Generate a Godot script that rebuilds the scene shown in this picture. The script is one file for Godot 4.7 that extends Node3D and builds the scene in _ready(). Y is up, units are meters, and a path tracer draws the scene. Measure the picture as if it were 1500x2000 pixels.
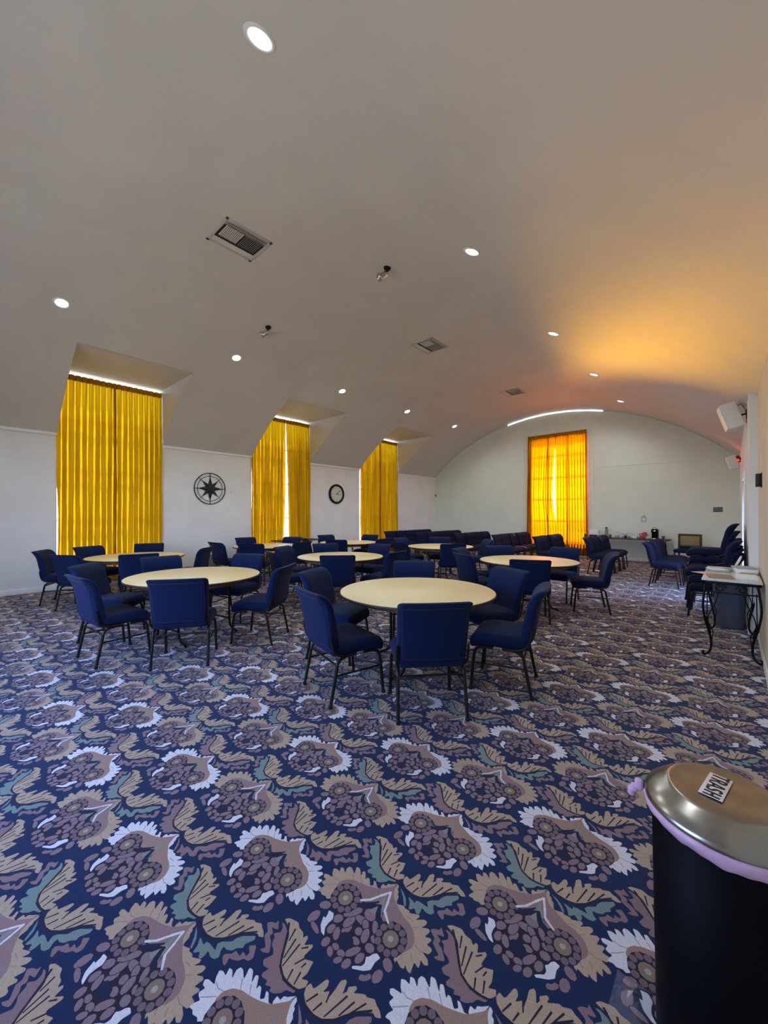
extends Node3D
# A long barrel-vaulted meeting hall: y up, metres, the hall runs along -z, the left wall is at x = -9.87.

const XL := -9.87
const XC := -4.87
const RAD := 7.05
const YC := -1.92
const ZF := -14.5
const ZB := 1.6
const YD := 4.345
const DORMERS := [[-1.42, -3.30], [-5.57, -7.53], [-9.74, -11.82]]
const TILE_X := 0.92
const TILE_Z := 0.985
const EXPOSURE := 2.25
const SKY_ENERGY := 7.0
const SUN_ENERGY := 6.0
const AMBER_SPOT_COLOR := Color(1.0, 0.71, 0.05)
const AMBER_SPOT_ENERGY := 1550.0
const LAMP_ENERGY := 1.05
const LABEL_OFFSET := Vector3(-0.016, 0, -0.007)
const MOTIF := {
	"halo_l": [0,0,-10,10,-18,19,-29,26,-29,39,-45,39,-43,55,-38,61,-50,67,-73,52,-82,55,-69,69,-78,80,-101,60,-111,62,-109,74,-135,49,-145,55,-134,76,-163,53,-179,57,-162,87,-190,74,-202,77,-205,90,-193,111,-214,98,-228,102,-216,121,-234,120,-246,127,-234,145,-219,156,-248,162,-256,171,-247,181,-232,180,-236,198,-228,202,-213,204,-221,221,-221,233,-205,229,-196,234,-178,227,-168,232,-151,215,-150,186,-137,149,-74,105,-14,52],
	"halo_r": [0,0,12,6,15,19,23,22,28,33,37,38,43,57,49,64,77,51,80,57,102,53,107,59,138,40,144,47,138,64,163,41,175,41,178,53,170,71,192,57,202,61,198,88,215,79,223,82,218,104,237,103,243,110,239,126,219,132,246,139,258,152,248,161,230,156,236,169,238,181,218,176,221,187,228,211,212,210,200,201,204,214,192,218,169,210,171,220,159,214,158,191,115,125,44,74,3,49],
	"heart": [-151,215,-166,188,-181,168,-181,145,-167,122,-140,105,-106,95,-74,82,-42,65,-9,26,0,9,6,28,25,55,61,71,98,85,126,88,156,99,178,122,185,141,180,164,162,185,116,178,45,183,-16,187,-91,207],
	"lobe_lines": [[-221,150,-201,153,-181,145],[-220,200,-205,186,-185,166],[-168,89,-146,107],[-132,78,-111,96],[194,163,207,177],[163,181,183,198],[185,132,208,136,224,131],[145,93,162,78],[106,77,131,73]],
	"cluster": [-159,220,-149,160,-92,122,-51,147,-8,103,20,108,50,151,72,131,129,113,163,151,157,202,123,237,111,281,74,309,28,351,-34,352,-68,347,-86,299,-102,263,-125,238],
	"petals": [[-72,235,-64,241,-64,252,-70,262,-80,268,-90,265,-94,256,-91,245,-82,236],[-70,274,-62,279,-59,289,-60,300,-67,307,-75,306,-81,299,-82,288,-78,278],[-54,271,-44,274,-35,284,-29,296,-30,305,-37,307,-48,301,-56,289,-58,277],[-22,236,-17,242,-17,254,-22,266,-29,274,-36,272,-38,263,-35,250,-29,240],[-37,204,-29,212,-26,228,-30,245,-38,256,-47,255,-53,243,-53,225,-46,209],[20,192,17,201,3,208,-16,209,-31,205,-35,197,-25,189,-7,184,11,186],[23,194,27,202,24,209,15,211,6,206,-1,198,-2,190,4,185,14,187],[9,219,17,222,22,230,21,238,14,243,6,243,-1,238,-3,229,1,222],[23,251,33,253,39,258,38,265,31,270,21,271,12,267,9,260,13,254],[30,203,40,208,49,221,53,236,50,247,41,248,31,240,24,224,24,210],[53,266,57,273,54,289,45,305,34,314,27,312,26,300,33,283,43,270],[74,271,81,276,84,287,82,298,75,306,67,305,62,297,61,285,66,275],[24,313,28,318,27,325,19,330,10,330,3,327,2,320,6,314,15,311],[-7,312,-3,317,-4,323,-10,327,-18,327,-25,324,-27,318,-23,313,-15,311],[-9,338,-5,346,-6,352,-14,353,-23,349,-30,342,-31,335,-26,331,-18,332],[-52,316,-44,320,-40,330,-42,340,-48,347,-57,347,-63,340,-64,329,-60,320],[27,329,32,334,31,342,26,350,19,354,13,353,11,347,14,338,20,331],[53,314,60,318,63,328,60,339,53,345,45,345,40,337,40,326,45,317],[80,231,89,236,93,244,89,253,80,257,69,256,62,249,61,240,69,233],[54,179,61,190,61,199,53,199,42,192,32,180,28,170,32,165,43,168],[76,209,81,214,81,220,75,224,66,223,59,218,56,212,59,207,67,206],[-35,167,-31,178,-38,198,-52,218,-67,229,-75,226,-74,210,-63,188,-47,171],[24,161,22,173,10,180,-6,180,-19,171,-23,159,-15,148,0,145,15,150],[-141,234,-135,241,-137,253,-147,263,-159,267,-169,264,-171,254,-165,242,-153,234],[169,233,175,244,172,253,162,256,149,252,139,243,138,232,144,225,157,226],[-150,280,-141,287,-137,302,-140,319,-149,329,-159,329,-166,317,-167,300,-160,285],[-115,321,-101,326,-94,332,-99,336,-113,336,-129,333,-140,327,-140,322,-131,319],[152,267,161,271,167,283,165,297,158,306,149,307,141,298,139,284,143,272],[136,300,139,306,135,316,126,326,116,331,110,328,110,320,117,309,127,301]],
	"center": [-4,258,17,264,28,277,25,291,10,301,-11,301,-29,292,-34,277,-24,264],
	"white": [[-127,254,-105,249,-91,265,-93,284,-90,303,-71,324,-88,323,-109,309,-122,287,-125,281,-115,281,-120,265],[107,239,125,242,120,263,122,276,124,289,109,306,90,318,76,327,70,322,82,310,94,301,96,287,86,272,94,263,98,249]],
	"dark": [[-71,171,-22,139,-4,105,-10,102,-30,134,-73,161],[9,105,24,111,38,139,54,158,38,161,17,134],[-121,309,-134,287,-89,329],[83,325,116,307,131,277,135,280,122,310,100,324]],
	"teal": [[-13,149,1,118,15,150,4,154],[-4,105,-5,82,-6,57,10,92,24,111,30,129,45,143,35,141,19,121,9,105,-12,119],[-81,165,-51,147,-71,171]],
	"rosette": [-115,180,112,174],
	"vee": [[-64,147,-37,119,-17,79,2,45],[2,45,20,84,32,116,70,139]],
	"a_in": [-224,-109,-213,-123,-177,-136,-157,-126,-136,-127,-121,-115,-117,-130,-107,-126,-99,-103,-79,-125,-71,-119,-73,-82,-60,-80,-35,-94,-31,-82,-23,-59,-26,-37,-4,-50,3,-34,-7,-18,-16,-10,-36,-3,-59,-4,-89,-7,-110,-19,-140,-54,-167,-90,-198,-104],
	"a_veins": [[-165,-114,-151,-78],[-137,-95,-119,-35],[-113,-94,-102,-19],[-61,-89,-76,-48],[-68,-34,-57,-6],[-42,-46,-31,-14],[-200,-111,-172,-85,-133,-39,-108,-13,-69,1,-25,-6,-5,-13],[-84,-108,-97,-92],[-50,-73,-52,-57]],
	"a_out": [-221,-94,-209,-99,-181,-91,-156,-73,-137,-44,-118,-20,-97,-4,-64,4,-41,2,-12,-7,-14,2,-37,12,-42,27,-59,44,-75,50,-79,39,-99,50,-102,38,-127,45,-134,37,-128,17,-151,25,-166,15,-159,-3,-154,-16,-170,-26,-186,-29,-198,-49,-212,-54,-196,-73,-205,-88],
	"a_rim": [-262,-58,-251,-72,-236,-79,-237,-92,-209,-71,-235,-61,-213,-53,-214,-39,-196,-34,-167,-9,-187,5,-203,7,-193,-10,-212,-19,-231,-28,-233,-44],
	"b_in": [13,-19,3,-34,6,-51,26,-47,36,-92,46,-94,54,-80,53,-61,69,-79,78,-63,77,-93,73,-118,82,-132,90,-130,98,-112,103,-99,109,-114,103,-124,120,-142,128,-139,126,-123,156,-146,165,-144,187,-157,201,-150,216,-147,233,-136,218,-126,204,-129,159,-86,144,-59,110,-23,85,-10,65,-8,36,-8],
	"b_veins": [[45,-47,34,-13],[72,-41,67,-13],[71,-77,81,-52],[118,-105,103,-26],[145,-109,134,-57],[174,-130,155,-82],[8,-7,39,-2,74,-4,105,-16,133,-42,159,-86,199,-130]],
	"b_out": [[18,6,42,14,62,25,81,49,72,50,50,28],[64,12,99,16,97,4,110,-1,147,-3,131,-19,138,-33,163,-55,164,-70,174,-89,188,-102,209,-121,217,-110,204,-81,211,-71,195,-56,190,-41,173,-30,157,-29,161,-16,176,-3,170,11,154,17,129,13,135,27,135,41,126,45,111,33,99,49,93,48,84,29]],
	"b_rim": [184,-10,181,-20,199,-37,200,-51,226,-51,221,-66,242,-65,241,-78,219,-88,237,-107,265,-79,261,-63,243,-56,235,-40,215,-28,204,-25,215,-6,209,-1],
}

var M := {}
var taken := {}
var protos := {}
var rng := RandomNumberGenerator.new()


func _ready() -> void:
	rng.seed = 7
	set_camera_and_light()
	make_materials()
	build_room()
	build_windows()
	build_ceiling_fixtures()
	build_tables()
	build_chairs()
	build_right_side()
	build_far_table()
	build_wall_things()
	build_trash_can()


# ---------------------------------------------------------------- camera, sky, sun, exposure
func set_camera_and_light() -> void:
	var cam := Camera3D.new()
	cam.name = "camera"
	cam.fov = rad_to_deg(2.0 * atan(1000.0 / 761.0))
	cam.position = Vector3(0, 1.5, 0)
	cam.rotation = Vector3(atan(3.0 / 761.0), atan(680.0 / 761.0), 0)
	cam.near = 0.05
	cam.far = 200.0
	add_child(cam)
	cam.current = true
	var env := Environment.new()
	var sm := ProceduralSkyMaterial.new()
	sm.sky_top_color = Color(0.48, 0.64, 0.95)
	sm.sky_horizon_color = Color(0.74, 0.84, 0.98)
	sm.sky_curve = 0.2
	sm.ground_bottom_color = Color(0.56, 0.56, 0.55)
	sm.ground_horizon_color = Color(0.70, 0.71, 0.71)
	sm.energy_multiplier = SKY_ENERGY
	var sky := Sky.new()
	sky.sky_material = sm
	env.background_mode = Environment.BG_SKY
	env.sky = sky
	env.tonemap_mode = Environment.TONE_MAPPER_LINEAR
	env.tonemap_exposure = EXPOSURE
	env.sdfgi_enabled = true
	env.ssao_enabled = true
	env.ssil_enabled = true
	var we := WorldEnvironment.new()
	we.name = "world_environment"
	we.environment = env
	add_child(we)
	var sun := DirectionalLight3D.new()
	sun.name = "sun"
	sun.light_color = Color(1.0, 0.93, 0.82)
	sun.light_energy = SUN_ENERGY
	sun.light_angular_distance = 0.6
	sun.shadow_enabled = true
	sun.sky_mode = DirectionalLight3D.SKY_MODE_LIGHT_ONLY
	sun.look_at_from_position(Vector3.ZERO, Vector3(0.30, -1.15, 0.72))
	add_child(sun)
	# unseen amber spot outside, placed to light the vault through the parted drapes
	var amber_spot := SpotLight3D.new()
	amber_spot.name = "unseen_amber_spot"
	amber_spot.light_color = AMBER_SPOT_COLOR
	amber_spot.light_energy = AMBER_SPOT_ENERGY
	amber_spot.light_size = 1.2
	amber_spot.spot_angle = 12.0
	amber_spot.spot_angle_attenuation = 1.0
	amber_spot.spot_range = 40.0
	amber_spot.spot_attenuation = 2.0
	amber_spot.shadow_enabled = true
	amber_spot.look_at_from_position(Vector3(-7.5, 1.0, -20.5), Vector3(-0.9, 3.9, -6.4))
	add_child(amber_spot)


# ---------------------------------------------------------------- mesh helpers
func tool() -> SurfaceTool:
	var st := SurfaceTool.new()
	st.begin(Mesh.PRIMITIVE_TRIANGLES)
	return st


func q4(st: SurfaceTool, a: Vector3, b: Vector3, c: Vector3, d: Vector3) -> void:
	# corners run counter-clockwise seen from outside
	for v in [a, c, b, a, d, c]:
		st.add_vertex(v)


func q4uv(st: SurfaceTool, p: Array, uv: Array) -> void:
	for i in [0, 2, 1, 0, 3, 2]:
		st.set_uv(uv[i])
		st.add_vertex(p[i])


func flat_on(st: SurfaceTool) -> void:
	st.set_smooth_group(-1)


func smooth_on(st: SurfaceTool, g := 0) -> void:
	st.set_smooth_group(g)


func done(st: SurfaceTool, tangents := false) -> ArrayMesh:
	st.generate_normals()
	if tangents:
		st.generate_tangents()
	return st.commit()


func box(st: SurfaceTool, lo: Vector3, hi: Vector3, xf := Transform3D()) -> void:
	flat_on(st)
	var p := []
	for i in 8:
		p.append(xf * Vector3(hi.x if i & 1 else lo.x, hi.y if i & 2 else lo.y, hi.z if i & 4 else lo.z))
	q4(st, p[4], p[5], p[7], p[6])
	q4(st, p[1], p[0], p[2], p[3])
	q4(st, p[5], p[1], p[3], p[7])
	q4(st, p[0], p[4], p[6], p[2])
	q4(st, p[6], p[7], p[3], p[2])
	q4(st, p[0], p[1], p[5], p[4])


# box with chamfered edges
func cbox(st: SurfaceTool, lo: Vector3, hi: Vector3, r: float, xf := Transform3D()) -> void:
	var c := (lo + hi) * 0.5
	rbox(st, (hi - lo) * 0.5, r, Vector3i(1, 1, 1), func(p: Vector3) -> Vector3: return xf * (p + c), 1)


func axis_steps(h: float, r: float, n: int, k: int) -> Array:
	var a := []
	for i in k:
		a.append(-h + r * i / float(k))
	for i in n + 1:
		a.append(lerpf(-h + r, h - r, i / float(n)))
	for i in range(1, k + 1):
		a.append(h - r + r * i / float(k))
	return a


func rbox(st: SurfaceTool, half: Vector3, r: float, n: Vector3i, deform: Callable, k := 3) -> void:
	smooth_on(st)
	var steps := [axis_steps(half.x, r, n.x, k), axis_steps(half.y, r, n.y, k), axis_steps(half.z, r, n.z, k)]
	var core := half - Vector3(r, r, r)
	for i in 3:
		var j := (i + 1) % 3
		var l := (i + 2) % 3
		var U: Array = steps[j]
		var V: Array = steps[l]
		for s in [-1.0, 1.0]:
			var g := []
			for a in U.size():
				var rowp := []
				for b in V.size():
					var p := Vector3.ZERO
					p[i] = s * half[i]
					p[j] = U[a]
					p[l] = V[b]
					var inner := p.clamp(-core, core)
					var d := p - inner
					p = inner + d.normalized() * r
					rowp.append(deform.call(p))
				g.append(rowp)
			for a in U.size() - 1:
				for b in V.size() - 1:
					if s > 0:
						q4(st, g[a][b], g[a + 1][b], g[a + 1][b + 1], g[a][b + 1])
					else:
						q4(st, g[a][b], g[a][b + 1], g[a + 1][b + 1], g[a + 1][b])


func same(p: Vector3) -> Vector3:
	return p


func tube(st: SurfaceTool, pts: Array, r: float, n := 8, r_end := -1.0, xf := Transform3D()) -> void:
	smooth_on(st)
	if r_end < 0.0:
		r_end = r
	var rings := []
	var up := Vector3.UP
	var count := pts.size()
	for i in count:
		var t: Vector3 = (pts[mini(i + 1, count - 1)] - pts[maxi(i - 1, 0)]).normalized()
		if i == 0:
			up = Vector3.UP if absf(t.y) < 0.9 else Vector3.RIGHT
		var side := t.cross(up).normalized()
		up = side.cross(t).normalized()
		var rr := lerpf(r, r_end, i / float(count - 1))
		var ring := []
		for k in n:
			var a := TAU * k / n
			ring.append(xf * (pts[i] + (side * cos(a) + up * sin(a)) * rr))
		rings.append(ring)
	for i in count - 1:
		for k in n:
			var k2 := (k + 1) % n
			q4(st, rings[i][k], rings[i + 1][k], rings[i + 1][k2], rings[i][k2])
	flat_on(st)
	for e in 2:
		var ring: Array = rings[0] if e == 0 else rings[count - 1]
		for k in range(1, n - 1):
			for v in ([ring[0], ring[k + 1], ring[k]] if e == 0 else [ring[0], ring[k], ring[k + 1]]):
				st.add_vertex(v)


func lathe(st: SurfaceTool, prof: Array, n := 24, xf := Transform3D(), group := 0) -> void:
	# prof: Vector2(radius, y) from bottom to top on the outside
	smooth_on(st, group)
	for i in prof.size() - 1:
		var a: Vector2 = prof[i]
		var b: Vector2 = prof[i + 1]
		for k in n:
			var t0 := TAU * k / n
			var t1 := TAU * (k + 1) / n
			var p0 := xf * Vector3(a.x * cos(t0), a.y, a.x * sin(t0))
			var p1 := xf * Vector3(a.x * cos(t1), a.y, a.x * sin(t1))
			var p2 := xf * Vector3(b.x * cos(t1), b.y, b.x * sin(t1))
			var p3 := xf * Vector3(b.x * cos(t0), b.y, b.x * sin(t0))
			if a.x < 1e-5:
				for v in [p0, p2, p3]:
					st.add_vertex(v)
			elif b.x < 1e-5:
				for v in [p0, p1, p2]:
					st.add_vertex(v)
			else:
				q4(st, p1, p0, p3, p2)


func curve(pts: Array, per := 6) -> Array:
	# Catmull-Rom through the points
	var out := []
	for i in pts.size() - 1:
		var p0: Vector3 = pts[maxi(i - 1, 0)]
		var p1: Vector3 = pts[i]
		var p2: Vector3 = pts[i + 1]
		var p3: Vector3 = pts[mini(i + 2, pts.size() - 1)]
		for k in per:
			out.append(p1.cubic_interpolate(p2, p0, p3, k / float(per)))
	out.append(pts[pts.size() - 1])
	return out


func prism(st: SurfaceTool, poly: PackedVector2Array, d: float, xf := Transform3D()) -> void:
	# polygon in xy, thick along z from 0 to d
	flat_on(st)
	if Geometry2D.is_polygon_clockwise(poly):
		poly.reverse()
	var tri := Geometry2D.triangulate_polygon(poly)
	for i in range(0, tri.size(), 3):
		var a := poly[tri[i]]
		var b := poly[tri[i + 1]]
		var c := poly[tri[i + 2]]
		if (b - a).cross(c - a) < 0.0:
			var s := b
			b = c
			c = s
		for v in [a, c, b]:
			st.add_vertex(xf * Vector3(v.x, v.y, d))
		for v in [a, b, c]:
			st.add_vertex(xf * Vector3(v.x, v.y, 0))
	for i in poly.size():
		var a := poly[i]
		var b := poly[(i + 1) % poly.size()]
		q4(st, xf * Vector3(a.x, a.y, 0), xf * Vector3(b.x, b.y, 0), xf * Vector3(b.x, b.y, d), xf * Vector3(a.x, a.y, d))


# ---------------------------------------------------------------- node helpers
func numbered(called: String) -> String:
	var n: int = taken.get(called, -1) + 1
	taken[called] = n
	return called if n == 0 else "%s_%03d" % [called, n]


func put(called: String, mesh: Mesh, mat: Material, parent: Node = self, label := "") -> MeshInstance3D:
	var o := MeshInstance3D.new()
	o.name = numbered(called) if parent == self else called
	o.mesh = mesh
	o.material_override = mat
	o.cast_shadow = GeometryInstance3D.SHADOW_CASTING_SETTING_DOUBLE_SIDED
	if label:
		o.set_meta("label", label)
	parent.add_child(o, true)
	return o


func thing(called: String, label: String, category: String, at := Vector3.ZERO, turn := 0.0, group := "") -> Node3D:
	var o := Node3D.new()
	o.name = numbered(called)
	add_child(o, true)
	o.position = at
	o.rotation.y = turn
	tag(o, label, category, group)
	return o


func tag(o: Node, label: String, category: String, group := "") -> Node:
	o.set_meta("label", label)
	o.set_meta("category", category)
	if group:
		o.set_meta("group", group)
	return o


func struct(called: String, mesh: Mesh, mat: Material, label := "", parent: Node = self) -> MeshInstance3D:
	var o := put(called, mesh, mat, parent, label)
	if parent == self:
		o.set_meta("kind", "structure")
	return o


func copy_of(key: String, at: Vector3, turn: float, label: String, group := "") -> Node3D:
	# the first one moves the built thing itself; later ones are duplicates with their parts
	var src: Node3D = protos[key]
	var o: Node3D = src
	if src.has_meta("used"):
		o = src.duplicate()
		o.name = numbered(key)
		add_child(o, true)
	else:
		src.set_meta("used", true)
	o.position = at
	o.rotation = Vector3(0, turn, 0)
	o.set_meta("label", label)
	if group:
		o.set_meta("group", group)
	return o


# ---------------------------------------------------------------- materials
func mat(c: Color, rough := 0.8, metal := 0.0, spec := 0.5) -> StandardMaterial3D:
	var m := StandardMaterial3D.new()
	m.albedo_color = c
	m.roughness = rough
	m.metallic = metal
	m.metallic_specular = spec
	return m


func noise_tex(freq: float, size: int, lo: Color, hi: Color, sd := 1, octaves := 4) -> ImageTexture:
	var fn := FastNoiseLite.new()
	fn.seed = sd
	fn.frequency = freq
	fn.fractal_octaves = octaves
	var im := fn.get_seamless_image(size, size)
	var out := Image.create(size, size, false, Image.FORMAT_RGB8)
	for y in size:
		for x in size:
			out.set_pixel(x, y, lo.lerp(hi, im.get_pixel(x, y).r))
	return ImageTexture.create_from_image(out)


func weave_tex(size: int, a: Color, b: Color, sd: int) -> ImageTexture:
	var r := RandomNumberGenerator.new()
	r.seed = sd
	var out := Image.create(size, size, false, Image.FORMAT_RGB8)
	for y in size:
		for x in size:
			var over := ((x >> 1) + (y >> 1)) % 2 == 0
			var t := (0.75 if over else 0.25) + r.randf_range(-0.25, 0.25)
			out.set_pixel(x, y, a.lerp(b, clampf(t, 0.0, 1.0)))
	return ImageTexture.create_from_image(out)


# gentle unevenness of old plaster: a sum of waves that repeats at the texture's edge
func ripple_tex(size: int) -> ImageTexture:
	var r := RandomNumberGenerator.new()
	r.seed = 77
	var waves := []
	for i in 16:
		var kx := r.randi_range(1, 5)
		var ky := r.randi_range(-9, 9)
		waves.append([kx, ky, r.randf() * TAU, 1.0 / sqrt(kx * kx + ky * ky * 0.4)])
	var out := Image.create(size, size, false, Image.FORMAT_RF)
	for y in size:
		for x in size:
			var h := 0.0
			for w in waves:
				h += w[3] * sin(TAU * (w[0] * x + w[1] * y) / size + w[2])
			out.set_pixel(x, y, Color(0.5 + h * 0.12, 0, 0))
	return ImageTexture.create_from_image(out)


func tri(m: StandardMaterial3D, tex: Texture2D, scale: float, world := false) -> StandardMaterial3D:
	m.albedo_texture = tex
	m.uv1_triplanar = true
	m.uv1_world_triplanar = world
	m.uv1_scale = Vector3(scale, scale, scale)
	return m


func make_materials() -> void:
	var C8 := func(r: int, g: int, b: int) -> Color: return Color8(r, g, b)
	M.carpet = carpet_material()
	M.wall = tri(mat(Color.WHITE, 0.75), noise_tex(0.01, 256, C8.call(232, 230, 225), C8.call(240, 238, 233), 3), 0.4, true)
	M.wall_far = tri(mat(Color.WHITE, 0.75), noise_tex(0.01, 256, C8.call(226, 231, 214), C8.call(234, 238, 222), 13), 0.4, true)
	M.ceiling = tri(mat(Color.WHITE, 0.6), noise_tex(0.012, 256, C8.call(204, 200, 192), C8.call(213, 209, 201), 5), 0.25, true)
	M.ceiling.heightmap_enabled = true
	M.ceiling.heightmap_texture = ripple_tex(256)
	M.ceiling.heightmap_scale = 3.0
	M.trim = mat(C8.call(242, 241, 238), 0.4)
	M.cream = tri(mat(Color.WHITE, 0.7), noise_tex(0.01, 128, C8.call(206, 196, 172), C8.call(218, 208, 186), 9), 0.5, true)
	M.fabric = tri(mat(Color.WHITE, 0.92, 0.0, 0.3), weave_tex(128, C8.call(9, 21, 52), C8.call(16, 35, 79), 2), 9.0)
	M.fabric.rim_enabled = true
	M.fabric.rim = 0.1
	M.fabric.rim_tint = 0.8
	M.fabric_dark = tri(mat(Color.WHITE, 0.92, 0.0, 0.3), weave_tex(128, C8.call(16, 21, 45), C8.call(27, 35, 68), 4), 9.0)
	M.piping = mat(C8.call(16, 28, 66), 0.8)
	M.frame = mat(C8.call(52, 47, 45), 0.36, 0.75)
	M.rubber = mat(C8.call(20, 20, 20), 0.8)
	M.laminate = tri(mat(Color.WHITE, 0.42), noise_tex(0.06, 256, C8.call(240, 214, 150), C8.call(250, 230, 172), 11), 2.0)
	M.edge_band = mat(C8.call(70, 54, 42), 0.6)
	M.under = mat(C8.call(150, 112, 86), 0.8)
	M.curtain = tri(mat(Color.WHITE, 0.85, 0.0, 0.2), weave_tex(128, C8.call(208, 154, 24), C8.call(228, 176, 40), 6), 7.0)
	M.curtain.backlight_enabled = true
	M.curtain.backlight = Color(0.95, 0.93, 0.5)
	M.curtain.albedo_color = Color(0.86, 0.86, 0.86)
	M.curtain_sun_tint = M.curtain.duplicate()
	M.curtain_sun_tint.albedo_color = Color(0.80, 0.68, 0.42)  # same cloth, more orange: the warmth of sunlight put into its colour
	M.heading = tri(mat(Color.WHITE, 0.9, 0.0, 0.2), weave_tex(64, C8.call(170, 118, 20), C8.call(192, 138, 30), 8), 8.0)
	M.heading.backlight_enabled = true
	M.heading.backlight = Color(0.35, 0.28, 0.1)
	M.glass = StandardMaterial3D.new()
	M.glass.albedo_color = Color(0.96, 0.98, 1.0, 0.06)
	M.glass.transparency = BaseMaterial3D.TRANSPARENCY_ALPHA
	M.glass.roughness = 0.05
	M.metal_dark = mat(C8.call(22, 21, 22), 0.45, 0.6)
	M.iron = mat(C8.call(26, 24, 24), 0.5, 0.7)
	M.chrome = mat(C8.call(200, 200, 200), 0.12, 1.0)
	M.black = mat(C8.call(14, 14, 15), 0.5)
	M.black_gloss = mat(C8.call(9, 9, 12), 0.55, 0.0, 0.2)
	M.clock_face = mat(C8.call(206, 208, 190), 0.5)
	M.white_plastic = mat(C8.call(228, 228, 226), 0.4)
	M.grey_plastic = tri(mat(Color.WHITE, 0.5), noise_tex(0.05, 64, C8.call(84, 90, 108), C8.call(94, 100, 118), 12), 3.0)
	M.grey_bin = mat(C8.call(120, 122, 124), 0.4, 0.3)
	M.vent_metal = mat(C8.call(196, 186, 178), 0.5, 0.1)
	M.vent_dark = mat(C8.call(30, 28, 28), 0.8)
	M.lens = mat(C8.call(255, 255, 255), 0.4)
	M.lens.emission_enabled = true
	M.lens.emission = Color(0.92, 0.97, 1.0)
	M.lens.emission_energy_multiplier = 6.0
	M.exit_red = mat(C8.call(200, 30, 20), 0.5)
	M.exit_red.emission_enabled = true
	M.exit_red.emission = Color(1.0, 0.12, 0.08)
	M.exit_red.emission_energy_multiplier = 2.5
	M.steel = tri(mat(Color.WHITE, 0.26, 0.95), noise_tex(0.03, 128, C8.call(150, 144, 136), C8.call(176, 170, 160), 15), 4.0)
	M.pink_bag = mat(C8.call(228, 184, 208), 0.3)
	M.pink_bag.backlight_enabled = true
	M.pink_bag.backlight = Color(0.5, 0.3, 0.4)
	M.label_white = mat(C8.call(232, 222, 214), 0.6)
	M.ink = mat(C8.call(22, 14, 14), 0.6)
	M.marble = tri(mat(Color.WHITE, 0.3), noise_tex(0.02, 128, C8.call(196, 198, 190), C8.call(226, 228, 222), 21), 3.0)
	M.paper = mat(C8.call(240, 238, 230), 0.8)
	M.pale_grey = mat(C8.call(186, 187, 182), 0.6)
	M.paper_grey = tri(mat(Color.WHITE, 0.7), noise_tex(0.09, 128, C8.call(120, 122, 120), C8.call(216, 216, 210), 23), 9.0)
	M.paper_pink = mat(C8.call(222, 186, 164), 0.8)
	M.paper_print = tri(mat(Color.WHITE, 0.7), noise_tex(0.11, 128, C8.call(110, 70, 60), C8.call(220, 196, 160), 27), 8.0)
	M.red_plastic = mat(C8.call(190, 44, 48), 0.4)
	M.brown = mat(C8.call(74, 52, 36), 0.55)
	M.cane = tri(mat(Color.WHITE, 0.8), weave_tex(64, C8.call(132, 116, 78), C8.call(176, 158, 112), 17), 12.0)
	M.clear = StandardMaterial3D.new()
	M.clear.albedo_color = Color(0.92, 0.96, 0.96, 0.22)
	M.clear.transparency = BaseMaterial3D.TRANSPARENCY_ALPHA
	M.clear.roughness = 0.08
	M.wrap = M.clear.duplicate()
	M.wrap.albedo_color = Color(0.9, 0.92, 0.92, 0.07)
	M.sage = mat(C8.call(132, 136, 116), 0.35, 0.2)
	M.cup = mat(C8.call(96, 70, 56), 0.6)


# ---- the carpet's print, drawn as flat shapes on one repeat of the pattern
func fill_poly(im: Image, pts: PackedVector2Array, c: Color) -> void:
	var lo := pts[0].y
	var hi := pts[0].y
	for p in pts:
		lo = minf(lo, p.y)
		hi = maxf(hi, p.y)
	var W := im.get_width()
	var H := im.get_height()
	for y in range(int(floor(lo)), int(ceil(hi)) + 1):
		var yy := y + 0.5
		var xs := []
		for i in pts.size():
			var a := pts[i]
			var b := pts[(i + 1) % pts.size()]
			if (a.y <= yy) != (b.y <= yy):
				xs.append(a.x + (yy - a.y) / (b.y - a.y) * (b.x - a.x))
		xs.sort()
		for i in range(0, xs.size() - 1, 2):
			var x0 := int(round(xs[i]))
			var x1 := int(round(xs[i + 1]))
			if x1 <= x0:
				continue
			var x := posmod(x0, W)
			var w := x1 - x0
			im.fill_rect(Rect2i(x, posmod(y, H), mini(w, W - x), 1), c)
			if x + w > W:
				im.fill_rect(Rect2i(0, posmod(y, H), x + w - W, 1), c)


func rounded(flat: Array) -> Array:
	# one pass of corner cutting, so that lobes and petals curve
	var out := []
	var n := flat.size() / 2
	for i in n:
		var j := (i + 1) % n
		for t in [0.14, 0.86]:
			out.append(lerpf(flat[i * 2], flat[j * 2], t))
			out.append(lerpf(flat[i * 2 + 1], flat[j * 2 + 1], t))
	return out


func motif_points(flat: Array, at: Vector2, k: Vector2) -> PackedVector2Array:
	if flat.size() >= 24:
		flat = rounded(flat)
	var out := PackedVector2Array()
	for i in range(0, flat.size(), 2):
		out.append(Vector2((at.x + flat[i] * 0.001) * k.x, (at.y + flat[i + 1] * 0.001) * k.y))
	return out


func stroke(im: Image, pts: PackedVector2Array, w: float, c: Color) -> void:
	for i in pts.size() - 1:
		var d := (pts[i + 1] - pts[i]).normalized()
		var n := Vector2(-d.y, d.x) * w
		fill_poly(im, PackedVector2Array([pts[i] + n - d * w * 0.5, pts[i + 1] + n * 0.7 + d * w * 0.5, pts[i + 1] - n * 0.7 + d * w * 0.5, pts[i] - n - d * w * 0.5]), c)


func grow(pts: PackedVector2Array, by: float) -> PackedVector2Array:
	var g := Geometry2D.offset_polygon(pts, by)
	return g[0] if g.size() else pts


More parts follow.
